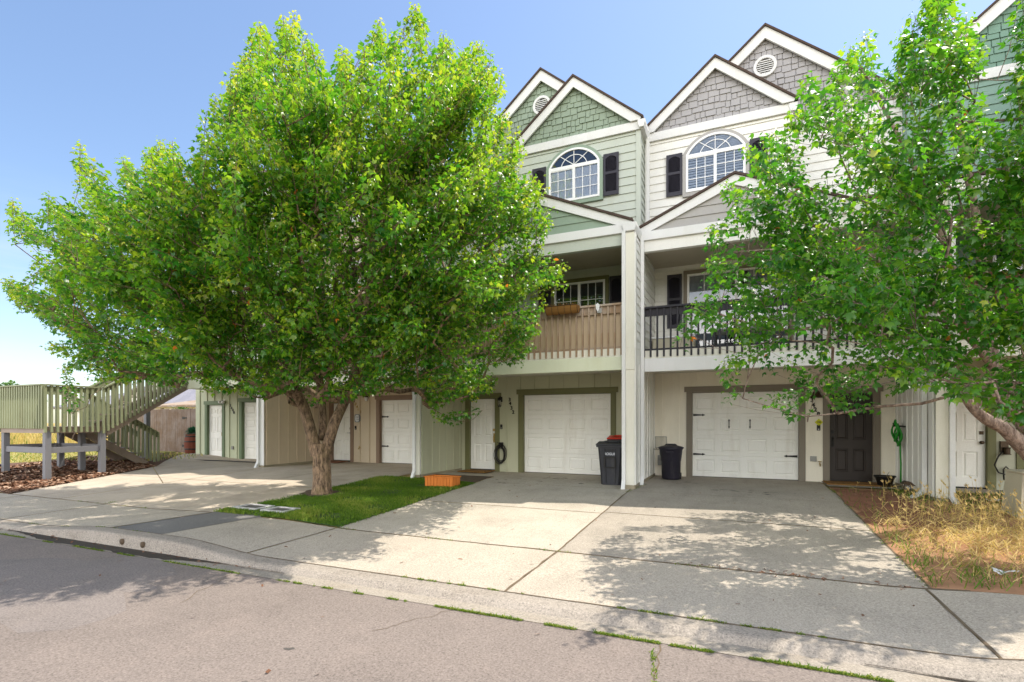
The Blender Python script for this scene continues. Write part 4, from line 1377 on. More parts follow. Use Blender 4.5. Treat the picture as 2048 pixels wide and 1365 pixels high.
# utility pedestal
x0, x1, y0, y1, zb = 3.80, 4.60, 10.1, 10.75, -.17
t = thing('utility_pedestal', 'tan utility pedestal with red label at the right edge', 'utility box', ((x0 + x1) / 2, y0, zb))
b = MB()
lo = [(x0, y0), (x1, y0), (x1, y1), (x0, y1)]; hi = [(x0 + .06, y0 + .07), (x1 - .06, y0 + .07), (x1 - .06, y1 - .04), (x0 + .06, y1 - .04)]
L_ = [(a, c, zb) for a, c in lo]; H_ = [(a, c, zb + .76) for a, c in hi]
for i in range(4): b.poly([L_[i], L_[(i + 1) % 4], H_[(i + 1) % 4], H_[i]])
b.poly(H_); b.build('body', M['pedestal_tan'], t, bevel=.015)
MB().box(x0 + .045, x1 - .045, y0 + .05, y1 - .02, zb + .763, zb + .80).build('lid', M['pedestal_tan'], t, bevel=.015)
MB().box(x0 + .22, x0 + .36, y0 + .034, y0 + .05, zb + .41, zb + .46).build('label_plate', M['red_label'], t)

# balcony things
xa, xb = -3.92, -3.20
t = thing('trough_planter', 'brown coconut fibre trough hung on the weathered balcony rail', 'planter', ((xa + xb) / 2, 10.85, 3.8))
n = 8
pf = [(10.86 + .115 * math.cos(math.pi + math.pi * i / n), 3.90 + .17 * math.sin(math.pi + math.pi * i / n)) for i in range(n + 1)]
mb = MB().prismx(pf, xa, xb)
for i in range(60):
    a = R.uniform(xa, xb); mb.tube([(a, 10.86 + R.choice((-.11, -.10, .1)), 3.89), (a + R.uniform(-.04, .04), 10.86 + R.uniform(-.14, .12), 3.92 + R.uniform(0, .05))], .006, 4)
mb.build('liner', M['coir'], t)
mb = MB()
for k in range(6):
    a = xa + (xb - xa) * k / 5
    mb.tube([(a, p[0] + (p[0] - 10.86) * .05, p[1] - .006) for p in pf], .004, 5)
mb.tube([(xa, 10.74, 3.90), (xb, 10.74, 3.90)], .006, 6); mb.build('wire_frame', M['iron_black'], t)
t = thing('rail_ornament', 'small white tag hanging on the weathered balcony rail', 'ornament', (-2.80, 10.96, 3.8))
MB().prism([(-2.85, 3.90), (-2.80, 3.93), (-2.76, 3.89), (-2.77, 3.80), (-2.80, 3.74), (-2.83, 3.79)], 10.955, 10.966).build('tag_plate', M['litter_white'], t)
MB().box(-2.82, -2.72, 10.975, 10.985, 3.72, 3.82).build('back_plate', M['galv_grey'], t)
t = thing('deck_box', 'pale storage box on the balcony with the black rail', 'storage box', (-1.5, 13.2, 2.95))
MB().box(-1.95, -1.0, 12.9, 13.5, 2.95, 3.38).build('body', M['pedestal_tan'], t, bevel=.02)
MB().box(-1.98, -.97, 12.87, 13.53, 3.382, 3.43).build('lid', M['white_vinyl'], t, bevel=.015)
t = thing('patio_table', 'low dark patio table behind the black balcony rail', 'table', (-.1, 12.6, 2.95))
MB().box(-.55, .35, 12.25, 12.95, 3.38, 3.42).build('table_top', M['galv_grey'], t, bevel=.008)
for a in (-.5, .3):
    for b in (12.3, 12.9): MB().bar((a, b, 2.95), (a, b, 3.379), .035, .035).build('leg', M['iron_black'], t)

# ------------------------------------------------------------------ deck with stairs at the left
dk = thing('wooden_deck', 'raised green wooden deck with stairs beside the end townhouse', 'deck', (-18, 8.4, 0))
for x, y in ((-19.0, 7.7), (-16.9, 7.7), (-19.0, 9.0), (-17.9, 9.0), (-16.9, 9.0)):
    MB().box(x - .07, x + .07, y - .07, y + .07, float(zg(x, y)) - .05, 1.13).build('post', M['post_grey'], dk, bevel=.006)
MB().box(-19.03, -18.89, 11.43, 11.57, -.05, 2.6).build('post', M['post_grey'], dk, bevel=.006)
for a, b in (((-18.93, 7.7, .62), (-16.97, 7.7, .62)), ((-16.9, 7.77, .62), (-16.9, 8.93, .62)), ((-18.93, 9.0, .66), (-16.97, 9.0, .66)), ((-19.0, 7.77, .66), (-19.0, 8.93, .66))):
    MB().bar(a, b, .05, .16).build('brace', M['post_grey'], dk, bevel=.005)
dx0, dx1, dy0, dy1 = -19.05, -16.85, 7.62, 9.1
mb = MB()
y = dy0 + .01
while y < dy1 - .1: mb.box(dx0, dx1, y, y + .135, 1.215, 1.25); y += .142
mb.build('deck_boards', M['deck_mauve'], dk)
fr = MB().box(dx0, dx1, dy0 - .002, dy0 + .04, 1.08, 1.213).box(dx1 - .04, dx1, dy0 + .041, dy1, 1.08, 1.213).box(dx0, dx0 + .04, dy0 + .041, dy1, 1.08, 1.213).box(dx0 + .041, dx1 - .041, dy1 - .04, dy1, 1.08, 1.213)
fr.build('rim_joist', M['deck_mauve'], dk)
rl = MB()
def railing(pts, ztopf, zbotf, nrm, mat_=None, sp=.118, cap=True):
    """balusters in a row from p to q, fixed on the outer face"""
    (xa, ya), (xb, yb) = pts
    L = math.hypot(xb - xa, yb - ya); n = int(L / sp)
    r = MB()
    for z_ in ((-.02, .04, .14), (-.16, .10, .035)):
        pass
    r.bar((xa, ya, ztopf(0) - .015), (xb, yb, ztopf(1) - .015), .14, .035)
    r.bar((xa - nrm[0] * .03, ya - nrm[1] * .03, ztopf(0) - .11), (xb - nrm[0] * .03, yb - nrm[1] * .03, ztopf(1) - .11), .035, .13)
    ro = r.build('railing', M['deck_green'], dk)
    mbs = []
    for i in range(n + 1):
        t_ = i / n
        x, y = xa + (xb - xa) * t_ + nrm[0] * .02, ya + (yb - ya) * t_ + nrm[1] * .02
        MB().box(x - .028, x + .028, y - .028, y + .028, zbotf(t_), ztopf(t_) - .034).build('baluster', M['deck_green'], ro)
railing(((dx0, dy0 - .02), (dx1, dy0 - .02)), lambda t: 2.38, lambda t: 1.20, (0, -1))
railing(((dx1 + .02, dy0), (dx1 + .02, 8.85)), lambda t: 2.38, lambda t: 1.10, (1, 0), sp=.128)
railing(((dx0 - .02, dy0), (dx0 - .02, dy1)), lambda t: 2.38, lambda t: 1.10, (-1, 0), sp=.15)
SL = .62
def flight(xa, xb, ya, yb, za, zb_, sgn):
    """steps from (ya, za) to (yb, zb) along y"""
    n = max(2, int(round(abs(zb_ - za) / .185)))
    f = MB()
    for x in (xa + .03, xb - .03):
        pts = [(ya, za - .05), (yb, zb_ - .05), (yb, zb_ - .30), (ya, za - .30)]
        f.prismx(pts if yb > ya else pts[::-1], x - .022, x + .022)
    st = f.build('stair_stringer', M['deck_mauve'], dk)
    for i in range(n):
        y = ya + (yb - ya) * (i + .5) / n; z = za + (zb_ - za) * (i + (1 if zb_ > za else 0)) / n
        run = abs(yb - ya) / n
        MB().box(xa + .055, xb - .055, y - run / 2 - .02, y + run / 2, z - .04, z).build('tread', M['deck_mauve'], dk)
flight(-17.9, -16.88, 9.1, 11.85, 1.25, 2.95, 1)
flight(-19.0, -18.0, 9.1, 11.1, 1.25, .03, -1)
railing(((-16.84, 9.0), (-16.84, 11.5)), lambda t: 2.38 + 1.50 * t, lambda t: 1.05 + 1.55 * t, (1, 0))
railing(((-17.92, 9.1), (-17.92, 11.5)), lambda t: 2.38 + 1.45 * t, lambda t: 1.2 + 1.5 * t, (-1, 0), sp=.2)
railing(((-17.97, 9.15), (-17.97, 11.25)), lambda t: 2.30 - 1.27 * t, lambda t: 1.15 - 1.2 * t, (1, 0))
railing(((-19.03, 9.15), (-19.03, 11.25)), lambda t: 2.30 - 1.27 * t, lambda t: 1.15 - 1.2 * t, (-1, 0), sp=.2)
mb = MB()
for i in range(7): mb.box(-19.75 + .09 * i, -19.70 + .09 * i, 7.35, 7.65, .12, .17)
mb.box(-19.78, -19.10, 7.33, 7.36, .12, .175).box(-19.78, -19.10, 7.65, 7.68, .12, .175)
tag(mb.build('drain_grate', M['iron_black']), 'dark slatted drain grate on the mulch below the deck', 'grate')
o = MB().box(-18.9, -18.1, 11.12, 11.7, -.05, .06).build('stepping_slab', M['meter_concrete'], None, bevel=.01)
tag(o, 'concrete slab at the foot of the green stairs', 'slab')

# fence with gate boards
t = thing('board_fence', 'weathered brown board fence beside the end townhouse', 'fence', (-21.5, 14.45, 0))
x = -26.6
mb = MB()
while x < -19.56:
    w = .138; h_ = 1.93 + R.uniform(-.025, .025); dy = R.uniform(-.006, .006)
    mb.prism([(x, .03), (x + w - .006, .03), (x + w - .006, h_ - .03), (x + w - .03, h_), (x + .025, h_), (x, h_ - .03)], 14.44 + dy, 14.46 + dy)
    x += w
mb.build('boards', M['fence_wood'], t)
for z in (.35, 1.0, 1.6): MB().box(-26.6, -19.56, 14.465, 14.50, z, z + .085).build('rail', M['fence_wood'], t)
for x in (-26.5, -24.2, -21.9, -19.7): MB().box(x - .05, x + .05, 14.50, 14.60, -.05, 1.9).build('post', M['fence_wood'], t)
for z in (.38, 1.55):
    MB().prism([(-21.45, z - .05), (-21.18, z - .01), (-21.18, z + .02), (-21.45, z + .06)], 14.418, 14.435).build('hinge', M['iron_black'], t)
MB().box(-20.42, -20.36, 14.41, 14.435, .98, 1.12).build('latch', M['iron_black'], t)

# barrel with a blue green plant
bx, by = -20.18, 14.02
t = thing('barrel_planter', 'dark red wooden barrel standing at the corner by the fence', 'barrel', (bx, by, 0))
MB().lathe(bx, by, [(.25, .0), (.29, .2), (.315, .45), (.30, .7), (.26, .90), (.24, .90), (.24, .84)], 26).build('staves', M['barrel_wood'], t, True)
for z, r in ((.10, .272), (.30, .309), (.60, .313), (.80, .286)):
    MB().lathe(bx, by, [(r, z - .025), (r + .004, z - .02), (r + .004, z + .02), (r, z + .025)], 26, cap=False).build('hoop', M['iron_black'], t, True)

# ------------------------------------------------------------------ vegetation
def unit(a):
    return a / np.maximum(np.linalg.norm(a, axis=-1, keepdims=True), 1e-9)


def inside(poly, u, v):
    c = np.zeros(len(u), bool)
    n = len(poly)
    for i in range(n):
        x1, y1 = poly[i]; x2, y2 = poly[(i + 1) % n]
        cond = (y1 > v) != (y2 > v)
        with np.errstate(divide='ignore', invalid='ignore'):
            xi = (x2 - x1) * (v - y1) / (y2 - y1 + 1e-12) + x1
        c ^= cond & (u < xi)
    return c


def proj(P):
    d = -SA * P[:, 0] + CA * P[:, 1]; r = CA * P[:, 0] + SA * P[:, 1]
    return 1024 + FPX * r / d, HOR - FPX * (P[:, 2] - CAMZ) / d


LEAF = np.array([(0, 0, 0), (-.30, .10, -.04), (-.55, .48, -.16), (-.20, .50, .03), (0, 1.0, -.24), (.20, .50, .03), (.55, .48, -.16), (.30, .10, -.04)])
LEAF_F = np.array([(0, 3, 1), (1, 3, 2), (0, 5, 3), (3, 5, 4), (0, 7, 5), (7, 6, 5)])


def leaves_mesh(name, pos, d, n, size, tint, mat_, parent):
    d = unit(d); n = unit(n - d * np.sum(n * d, axis=1, keepdims=True)); s = np.cross(d, n)
    k = len(LEAF)
    curl = rng.uniform(.4, 1.6, (len(pos), 1, 1))
    V = pos[:, None, :] + size[:, None, None] * (LEAF[None, :, 0:1] * s[:, None, :] + LEAF[None, :, 1:2] * d[:, None, :] + LEAF[None, :, 2:3] * curl * n[:, None, :])
    Fc = (np.arange(len(pos)) * k)[:, None, None] + LEAF_F[None]
    return np_mesh(name, V.reshape(-1, 3), Fc.reshape(-1, 3), mat_, parent, np.repeat(tint, k))


def grow_crown(poly, d0, Qf, Qb, uc, vc, Ru, Rv, n, axis, zlo, zhi, Lr, ok, bough=(1.0, 1.9), per=9, shell=.62):
    """shoots spread through the crown volume: returns base points, directions, lengths"""
    us = np.array([p[0] for p in poly]); vs = np.array([p[1] for p in poly])
    B, D, Ls, T = [], [], [], []
    tot = 0
    while tot < n:
        m = 4000
        u = rng.uniform(us.min(), us.max(), m); v = rng.uniform(vs.min(), vs.max(), m)
        rho = ((u - uc) / Ru) ** 2 + ((v - vc) / Rv) ** 2
        lim = np.sqrt(np.clip(1 - rho, .05, 1))
        pick = rng.uniform(0, 1, m)
        rad = np.where(rng.uniform(0, 1, m) < shell, rng.uniform(.75, 1, m), rng.uniform(0, .8, m))
        q = np.where(pick < .62, -Qf * lim * rad, Qb * lim * rad)
        d = d0 + q
        a = (u - 1024) / FPX; b = (HOR - v) / FPX
        mid = np.stack([d * (-SA + a * CA), d * (CA + a * SA), CAMZ + d * b], 1)
        h = np.clip((mid[:, 2] - zlo) / (zhi - zlo), 0, 1)
        o = mid - axis; o[:, 2] = 0; r = np.linalg.norm(o, axis=1, keepdims=True); o = unit(o)
        dr = o * (1.0 - .75 * h[:, None]) * np.clip(r / 2.0, .3, 1) + np.array([0, 0, 1.]) * (.22 + 1.0 * h[:, None]) + rng.normal(0, .22, (m, 3))
        dr = unit(dr)
        m = 400
        mid, dr, h, u, v = mid[:m], dr[:m], h[:m], u[:m], v[:m]
        Lb = rng.uniform(bough[0], bough[1], m)
        keep = inside(poly, u, v) & ok(mid)
        mid, dr, h, Lb = mid[keep], dr[keep], h[keep], Lb[keep]
        for _ in range(per):                       # shoots crowded along each bough
            t = rng.uniform(-.5, .5, len(mid))
            off = rng.normal(0, .105, (len(mid), 3)) * (1.15 - t)[:, None]
            d2 = unit(dr + rng.normal(0, .26, dr.shape) + off * 1.2)
            L = rng.uniform(Lr[0], Lr[1], len(mid))
            base = mid + dr * (Lb * t)[:, None] + off; tip = base + d2 * L[:, None]
            kk = ok(base) & ok(tip)
            for P_ in (base + d2 * (L * .3)[:, None], tip):
                pu, pv = proj(P_)
                kk &= inside(poly, pu, pv)
            B.append(base[kk]); D.append(d2[kk]); Ls.append(L[kk]); T.append(h[kk])
            tot += kk.sum()
    B, D, Ls, T = B[:], D[:], Ls[:], T[:]
    # leading shoots that make the ragged edge of the crown
    PB = np.array(poly, float); seg = np.roll(PB, -1, 0) - PB; sl_ = np.linalg.norm(seg, axis=1)
    for i in range(len(PB)):
        prv, nxt = PB[i - 1] - PB[i], PB[(i + 1) % len(PB)] - PB[i]
        bis = prv / (np.linalg.norm(prv) + 1e-6) + nxt / (np.linalg.norm(nxt) + 1e-6)
        mid_ = PB[i] + bis / (np.linalg.norm(bis) + 1e-6) * 6
        tipin = inside(poly, np.array([mid_[0]]), np.array([mid_[1]]))[0] and np.dot(prv, nxt) / (np.linalg.norm(prv) * np.linalg.norm(nxt) + 1e-6) > -.75
        if not tipin: continue
        for rep in range(3):
            d = d0 + rng.uniform(-1.2, .8)
            def at(u, v):
                a = (u - 1024) / FPX; b = (HOR - v) / FPX
                return np.array([d * (-SA + a * CA), d * (CA + a * SA), CAMZ + d * b])
            inw = bis / (np.linalg.norm(bis) + 1e-6)
            up_ = np.array([0, 1.]) if mid_[1] < vc else np.array([0, .15])
            dr2 = inw * .9 + up_ * .7 + rng.normal(0, .12, 2); dr2 /= np.linalg.norm(dr2)
            L_ = rng.uniform(55, 100)
            p0 = at(*(mid_ + dr2 * L_)); p1 = at(*(mid_ + dr2 * rng.uniform(0, 14)))
            if not (ok(p0[None])[0] and ok(p1[None])[0]): continue
            dv = p1 - p0; ln = np.linalg.norm(dv)
            B.append(p0[None]); D.append((dv / ln)[None]); Ls.append(np.array([ln])); T.append(np.array([np.clip((p1[2] - zlo) / (zhi - zlo), 0, 1)]))
    return np.concatenate(B), np.concatenate(D), np.concatenate(Ls), np.concatenate(T)


def dress(B, D, L, H, step, size, name, mat_, parent, yellow=.25):
    pos, dd, nn, sz, tt = [], [], [], [], []
    up = np.array([0, 0, 1.])
    e1 = unit(np.cross(D, np.array([.3, .2, 1.]))); e2 = np.cross(D, e1)
    ph0 = rng.uniform(0, 6.28, len(B))
    shoot_t = rng.normal(0, .10, len(B))
    kmax = int(L.max() / step) + 1
    for k in range(kmax):
        t = (k + .6) * step / L
        m = t < 1.02
        if not m.any(): break
        idx = np.nonzero(m)[0]
        for side in (0, math.pi):
            a = ph0[idx] + k * 1.65 + side + rng.normal(0, .35, len(idx))
            out = np.cos(a)[:, None] * e1[idx] + np.sin(a)[:, None] * e2[idx]
            p = B[idx] + D[idx] * (L[idx] * t[idx])[:, None] + out * rng.uniform(.03, .085, (len(idx), 1)) + rng.normal(0, .012, (len(idx), 3))
            droop = rng.uniform(.15, .95, (len(idx), 1))
            d = out * .8 + D[idx] * .30 - up * droop + rng.normal(0, .18, (len(idx), 3))
            n_ = up * .9 + out * .55 + rng.normal(0, .33, (len(idx), 3))
            tn = t[idx]
            pos.append(p); dd.append(d); nn.append(n_)
            sz.append(rng.uniform(size[0] * .75, size[1] * 1.08, len(idx)) * (1 - .40 * np.clip((tn - .7) / .3, 0, 1)))
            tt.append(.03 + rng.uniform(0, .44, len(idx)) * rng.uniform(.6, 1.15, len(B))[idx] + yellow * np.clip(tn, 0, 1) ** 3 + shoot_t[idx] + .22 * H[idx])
    tt = np.clip(np.concatenate(tt), 0, .92)
    red = rng.uniform(0, 1, len(tt)) < .0012
    tt[red] = 1.0
    return leaves_mesh(name, np.concatenate(pos), np.concatenate(dd), np.concatenate(nn), np.concatenate(sz), tt, mat_, parent)


def skeleton(seeds, B, k_r, b_r, rmin, origin):
    """seeds: list of (points, ) polylines whose first point hangs on an earlier one; shoots join the nearest inner node"""
    P, par = [], []
    for pl, parent_idx in seeds:
        last = parent_idx if parent_idx is None or parent_idx >= 0 else None
        for i, p in enumerate(pl):
            P.append(np.array(p, float)); par.append(last); last = len(P) - 1
    order = np.argsort(np.linalg.norm(B - origin, axis=1))
    arr = np.zeros((len(P) + len(B) * 9, 3)); arr[:len(P)] = P
    dist = np.zeros(len(arr)); dist[:len(P)] = np.linalg.norm(arr[:len(P)] - origin, axis=1)
    cnt = len(P); leafn = []
    for bi in order:
        p = B[bi]; dp = np.linalg.norm(p - origin)
        dv = arr[:cnt] - p
        c = np.linalg.norm(dv, axis=1) + np.where(dist[:cnt] > dp - .05, 4., 0) + np.clip(dv[:, 2], -.1, 9) * 1.2
        j = int(np.argmin(c)); L = np.linalg.norm(arr[j] - p)
        ns = int(np.clip(L / .3, 1, 8)); last = j
        a0 = arr[j].copy()
        for s in range(1, ns + 1):
            t = s / ns
            q = a0 * (1 - t) + p * t
            if s < ns: q = q + rng.normal(0, .03, 3) - np.array([0, 0, .10 * L * math.sin(math.pi * t) * .5])
            arr[cnt] = q; dist[cnt] = np.linalg.norm(q - origin); par.append(last); last = cnt; cnt += 1
        leafn.append(last)
    arr = arr[:cnt]
    w = np.zeros(cnt)
    for l in leafn: w[l] += 1
    for i in range(cnt - 1, -1, -1):
        if par[i] is not None: w[par[i]] += w[i]
    r = np.maximum(rmin, k_r * np.maximum(w, 1) ** b_r)
    return arr, par, r


def limbs_mesh(arr, par, r, name, mat_, parent, skip=0, rmax=9):
    V, F = [], []
    for i in range(skip, len(arr)):
        j = par[i]
        if j is None: continue
        n = 3 if r[i] < .012 else (5 if r[i] < .03 else 9)
        d = arr[i] - arr[j]; L = np.linalg.norm(d)
        if L < 1e-5: continue
        d = d / L; s = np.cross(d, [.13, .31, .94]); s /= np.linalg.norm(s); t = np.cross(d, s)
        ra, rb = min(r[j], r[i] * 1.45, rmax), min(r[i], rmax)
        b = len(V)
        for e, rr, sh in ((arr[j] - d * ra * .3, ra, 0), (arr[i], rb, 0)):
            for k in range(n):
                a = 2 * math.pi * k / n
                V.append(e + (s * math.cos(a) + t * math.sin(a)) * rr)
        for k in range(n):
            F.append((b + k, b + (k + 1) % n, b + n + (k + 1) % n, b + n + k))
    o = np_mesh(name, V, F, mat_, parent)
    o.data.polygons.foreach_set('use_smooth', [True] * len(F))
    return o


def bark_tube(mb, pts, rs, n=28, rid=.10, seed=0, flare=None):
    """trunk or limb with an uneven ridged surface"""
    pts = [Vector(p) for p in pts]
    # resample
    P, Rr = [], []
    for i in range(len(pts) - 1):
        for s in range(10):
            t = s / 10
            p0 = pts[max(i - 1, 0)]; p1 = pts[i]; p2 = pts[i + 1]; p3 = pts[min(i + 2, len(pts) - 1)]
            q = .5 * ((2 * p1) + (p2 - p0) * t + (2 * p0 - 5 * p1 + 4 * p2 - p3) * t * t + (3 * p1 - p0 - 3 * p2 + p3) * t ** 3)
            P.append(q); Rr.append(rs[i] * (1 - t) + rs[i + 1] * t)
    P.append(pts[-1]); Rr.append(rs[-1])
    rr = random.Random(seed)
    ph = [(rr.uniform(0, 6.28), rr.randint(3, 11), rr.uniform(-1.2, 1.2)) for _ in range(7)]
    base = len(mb.v); prev = None
    for i, p in enumerate(P):
        d = (P[min(i + 1, len(P) - 1)] - P[max(i - 1, 0)]).normalized()
        s = d.cross(Vector((0, 1, .1))) if prev is None else prev - d * prev.dot(d)
        s.normalize(); prev = s; t = d.cross(s)
        for k in range(n):
            a = 2 * math.pi * k / n
            f = 1 + rid * sum(math.sin(m * a + q + w * i * .35) for q, m, w in ph) / 4 + rr.uniform(-.5, .5) * rid * .5
            if flare: f += flare * max(0, 1 - i / 9) ** 2 * (1 + .5 * math.sin(5 * a + 1))
            mb.v.append(tuple(p + (s * math.cos(a) + t * math.sin(a)) * Rr[i] * f))
    for i in range(len(P) - 1):
        for k in range(n):
            a = base + i * n + k; b = base + i * n + (k + 1) % n
            mb.f.append([a, b, b + n, a + n]); mb.m.append(0)
    return [tuple(p) for p in P], Rr


SIL_A = [(4,448),(23,388),(39,413),(66,444),(92,466),(118,470),(100,440),(78,397),(97,380),(128,405),(140,392),(146,378),(148,340),(151,320),(159,277),(172,306),(206,345),(217,380),(233,401),(232,366),(245,308),(268,335),(278,356),(295,297),(322,269),(334,300),(345,266),(357,308),(373,339),(380,300),(388,254),(407,219),(431,178),(448,200),(460,140),(463,126),(479,123),(484,110),(492,99),(505,120),(508,70),(513,42),(523,41),(537,85),(550,113),(555,80),(557,44),(567,29),(576,45),(588,20),(605,51),(626,75),(634,110),(646,99),(653,122),(668,132),(674,100),(680,82),(688,95),(699,89),(711,120),(719,113),(721,82),(732,90),(738,58),(752,50),(762,30),(773,62),(782,65),(790,51),(800,70),(810,61),(812,30),(820,10),(827,0),(841,3),(848,34),(875,58),(906,72),(913,113),(918,110),(926,85),(933,106),(942,95),(952,79),(974,92),(998,123),(1019,171),(1012,195),(995,212),(985,232),(1000,225),(1014,218),(1019,246),(1043,267),(1060,294),(1049,318),(1025,335),(1043,342),(1049,376),(1060,360),(1070,345),(1084,355),(1097,383),(1113,420),(1100,470),(1085,500),(1110,505),(1140,530),(1143,560),(1148,575),(1120,600),(1095,612),(1070,605),(1078,640),(1087,665),(1085,690),(1068,715),(1050,730),(1010,725),(985,720),(978,735),(1000,752),(995,775),(975,790),(950,812),(930,808),(905,812),(875,845),(860,838),(880,820),(855,805),(835,775),(800,765),(780,785),(740,795),(700,792),(680,805),(640,800),(600,805),(570,787),(520,787),(485,802),(470,790),(440,782),(410,792),(380,778),(340,772),(300,762),(260,757),(200,767),(150,750),(115,742),(125,724),(190,735),(150,712),(82,692),(110,684),(150,700),(140,672),(90,652),(60,612),(15,592),(3,550),(20,558),(60,583),(90,592),(75,566),(55,522),(85,522),(75,500),(40,482)]

ta = Vector((-8.14, 8.5, -.16))
treeA = thing('maple_tree', 'large leafy maple tree with a forked trunk on the lawn', 'tree', ta)
D0 = 11.07
mb = MB()
def tp(u, v, q=0.): return on_d(u, v, D0 + q)
trunk_pts = [(-8.14, 8.5, -.25), tp(644, 955), tp(643, 920), tp(641, 888)]
trA, _ = bark_tube(mb, trunk_pts, [.20, .178, .172, .175], 40, .085, 1, flare=.32)
limbsA = []
def limb(name_pts, rs, seed):
    p, r_ = bark_tube(mb, name_pts, rs, 22, .08, seed); limbsA.append(p[::4] + [p[-1]])
limb([tp(634, 912), tp(622, 865), tp(607, 815), tp(585, 770, -.3), tp(560, 700, -.6), tp(535, 610, -.9)], [.125, .12, .112, .095, .08, .055], 2)
limb([tp(651, 905), tp(668, 850), tp(690, 800, .2), tp(712, 740, .4), tp(732, 640, .5), tp(745, 520, .5), tp(760, 380, .4), tp(775, 230, .2)], [.115, .108, .102, .095, .085, .075, .055, .035], 3)
limb([tp(645, 880, .15), tp(645, 820, .3), tp(640, 760, .5), tp(645, 640, .6), tp(640, 500, .5), tp(620, 350, .3), tp(600, 180, .2)], [.09, .08, .075, .068, .058, .043, .028], 4)
limb([tp(596, 795, -.1), tp(560, 778, -.4), tp(500, 765, -.8), tp(430, 735, -1.2), tp(350, 690, -1.2), tp(270, 630, -1.0)], [.075, .07, .06, .05, .04, .025], 5)
limb([tp(700, 785, .3), tp(760, 740, 0), tp(840, 690, -.4), tp(920, 630, -.6), tp(1000, 560, -.7)], [.075, .065, .055, .04, .025], 6)
limb([tp(575, 745, -.4), tp(520, 700, -1.4), tp(480, 640, -2.4), tp(450, 560, -3.0)], [.07, .06, .045, .03], 7)
limb([tp(715, 720, .3), tp(720, 680, -1), tp(740, 620, -2.2), tp(760, 540, -3.1)], [.07, .06, .045, .03], 8)
limb([tp(640, 770, .3), tp(600, 690, -1), tp(590, 600, -2.2), tp(600, 500, -3.2), tp(610, 380, -3.0)], [.07, .06, .05, .04, .025], 9)
limb([tp(560, 700, -.6), tp(470, 600, -.4), tp(380, 500, 0), tp(300, 420, .2)], [.07, .055, .04, .025], 10)
limb([tp(545, 640, -.8), tp(500, 500, -.4), tp(480, 350, 0), tp(500, 200, .1)], [.06, .05, .038, .022], 12)
limb([tp(738, 600, .5), tp(820, 480, .3), tp(880, 340, .2), tp(930, 200, .1)], [.065, .05, .038, .022], 13)
limb([tp(728, 660, .5), tp(820, 590, .6), tp(920, 480, .6), tp(1000, 390, .5)], [.06, .048, .035, .02], 14)
mb.build('trunk', M['bark'], treeA, True)
allp = [(trA[::5], None)]
for p in limbsA: allp.append((p, 2))
def okA(P):
    return (P[:, 1] < np.where(P[:, 2] < 6.0, 10.62, 11.7)) & (P[:, 2] > .9)
axisA = np.array([-8.3, 8.2, 0.])
B, Dd, L, H = grow_crown(SIL_A, D0, 4.3, 2.8, 600, 430, 560, 430, 2600, axisA, 2.0, 9.5, (.35, .7), okA, (1.1, 2.0), 13)
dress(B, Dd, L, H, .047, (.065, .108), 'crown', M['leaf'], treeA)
arr, par, r = skeleton(allp, B, .0042, .44, .0045, np.array(tp(643, 860)))
ns = sum(len(p) for p, _ in allp)
# shoots themselves
tw = np.concatenate([B, B + Dd * (L[:, None] * .95)]); nB = len(B)
arr2 = np.concatenate([arr, tw]); par2 = par + [None] * nB + [len(arr) + i for i in range(nB)]
r2 = np.concatenate([r, np.full(2 * nB, .004)])
limbs_mesh(arr2, par2, r2, 'branches', M['bark'], treeA, ns, .05)

SIL_B = [(1442,352),(1470,358),(1500,372),(1512,340),(1498,320),(1480,300),(1478,284),(1500,272),(1521,261),(1539,259),(1555,252),(1568,259),(1586,275),(1598,293),(1611,297),(1634,327),(1652,331),(1645,300),(1640,275),(1627,257),(1604,248),(1577,241),(1577,214),(1588,208),(1607,216),(1613,196),(1598,176),(1600,142),(1611,145),(1627,160),(1640,163),(1655,154),(1673,125),(1680,119),(1686,132),(1697,84),(1704,81),(1713,99),(1719,79),(1726,55),(1731,59),(1739,77),(1752,114),(1763,136),(1772,154),(1781,156),(1790,130),(1794,88),(1794,62),(1804,46),(1825,18),(1838,-10),(1860,-70),(1890,-60),(1910,0),(1915,40),(1922,58),(1933,20),(1943,50),(1948,75),(1975,85),(1977,100),(1970,140),(1960,160),(1958,195),(1972,205),(1964,230),(1976,235),(1972,262),(1985,270),(2000,285),(2008,250),(2012,200),(2024,150),(2028,85),(2036,40),(2050,-40),(2100,-160),(2300,-240),(2500,-100),(2650,150),(2700,450),(2560,720),(2300,820),(2120,840),(2040,850),(2020,855),(1975,835),(1960,812),(1936,845),(1938,815),(1925,795),(1906,788),(1869,783),(1880,766),(1850,765),(1818,777),(1771,787),(1775,778),(1805,760),(1810,745),(1781,745),(1747,765),(1717,769),(1690,796),(1670,811),(1655,806),(1665,787),(1677,768),(1643,760),(1629,769),(1613,789),(1582,803),(1555,808),(1523,794),(1569,785),(1595,765),(1582,757),(1549,757),(1515,744),(1481,752),(1456,740),(1440,726),(1444,708),(1461,721),(1495,724),(1512,708),(1491,698),(1470,690),(1472,676),(1447,658),(1417,651),(1392,643),(1378,602),(1388,598),(1408,620),(1437,637),(1464,630),(1450,620),(1462,588),(1470,578),(1458,570),(1430,557),(1412,521),(1422,510),(1447,529),(1481,536),(1500,525),(1481,512),(1437,499),(1408,460),(1416,440),(1447,458),(1474,468),(1497,455),(1478,438),(1465,418),(1460,393),(1443,377)]
D1 = 7.4
def tq(u, v, q=0.): return on_d(u, v, D1 + q)
tb = Vector(tq(2215, 1062)); tb.z = float(zg(tb.x, tb.y)) - .05
treeB = thing('maple_tree', 'smaller maple leaning over the weedy bed at the right edge', 'tree', tb)
mb = MB(); limbsB = []
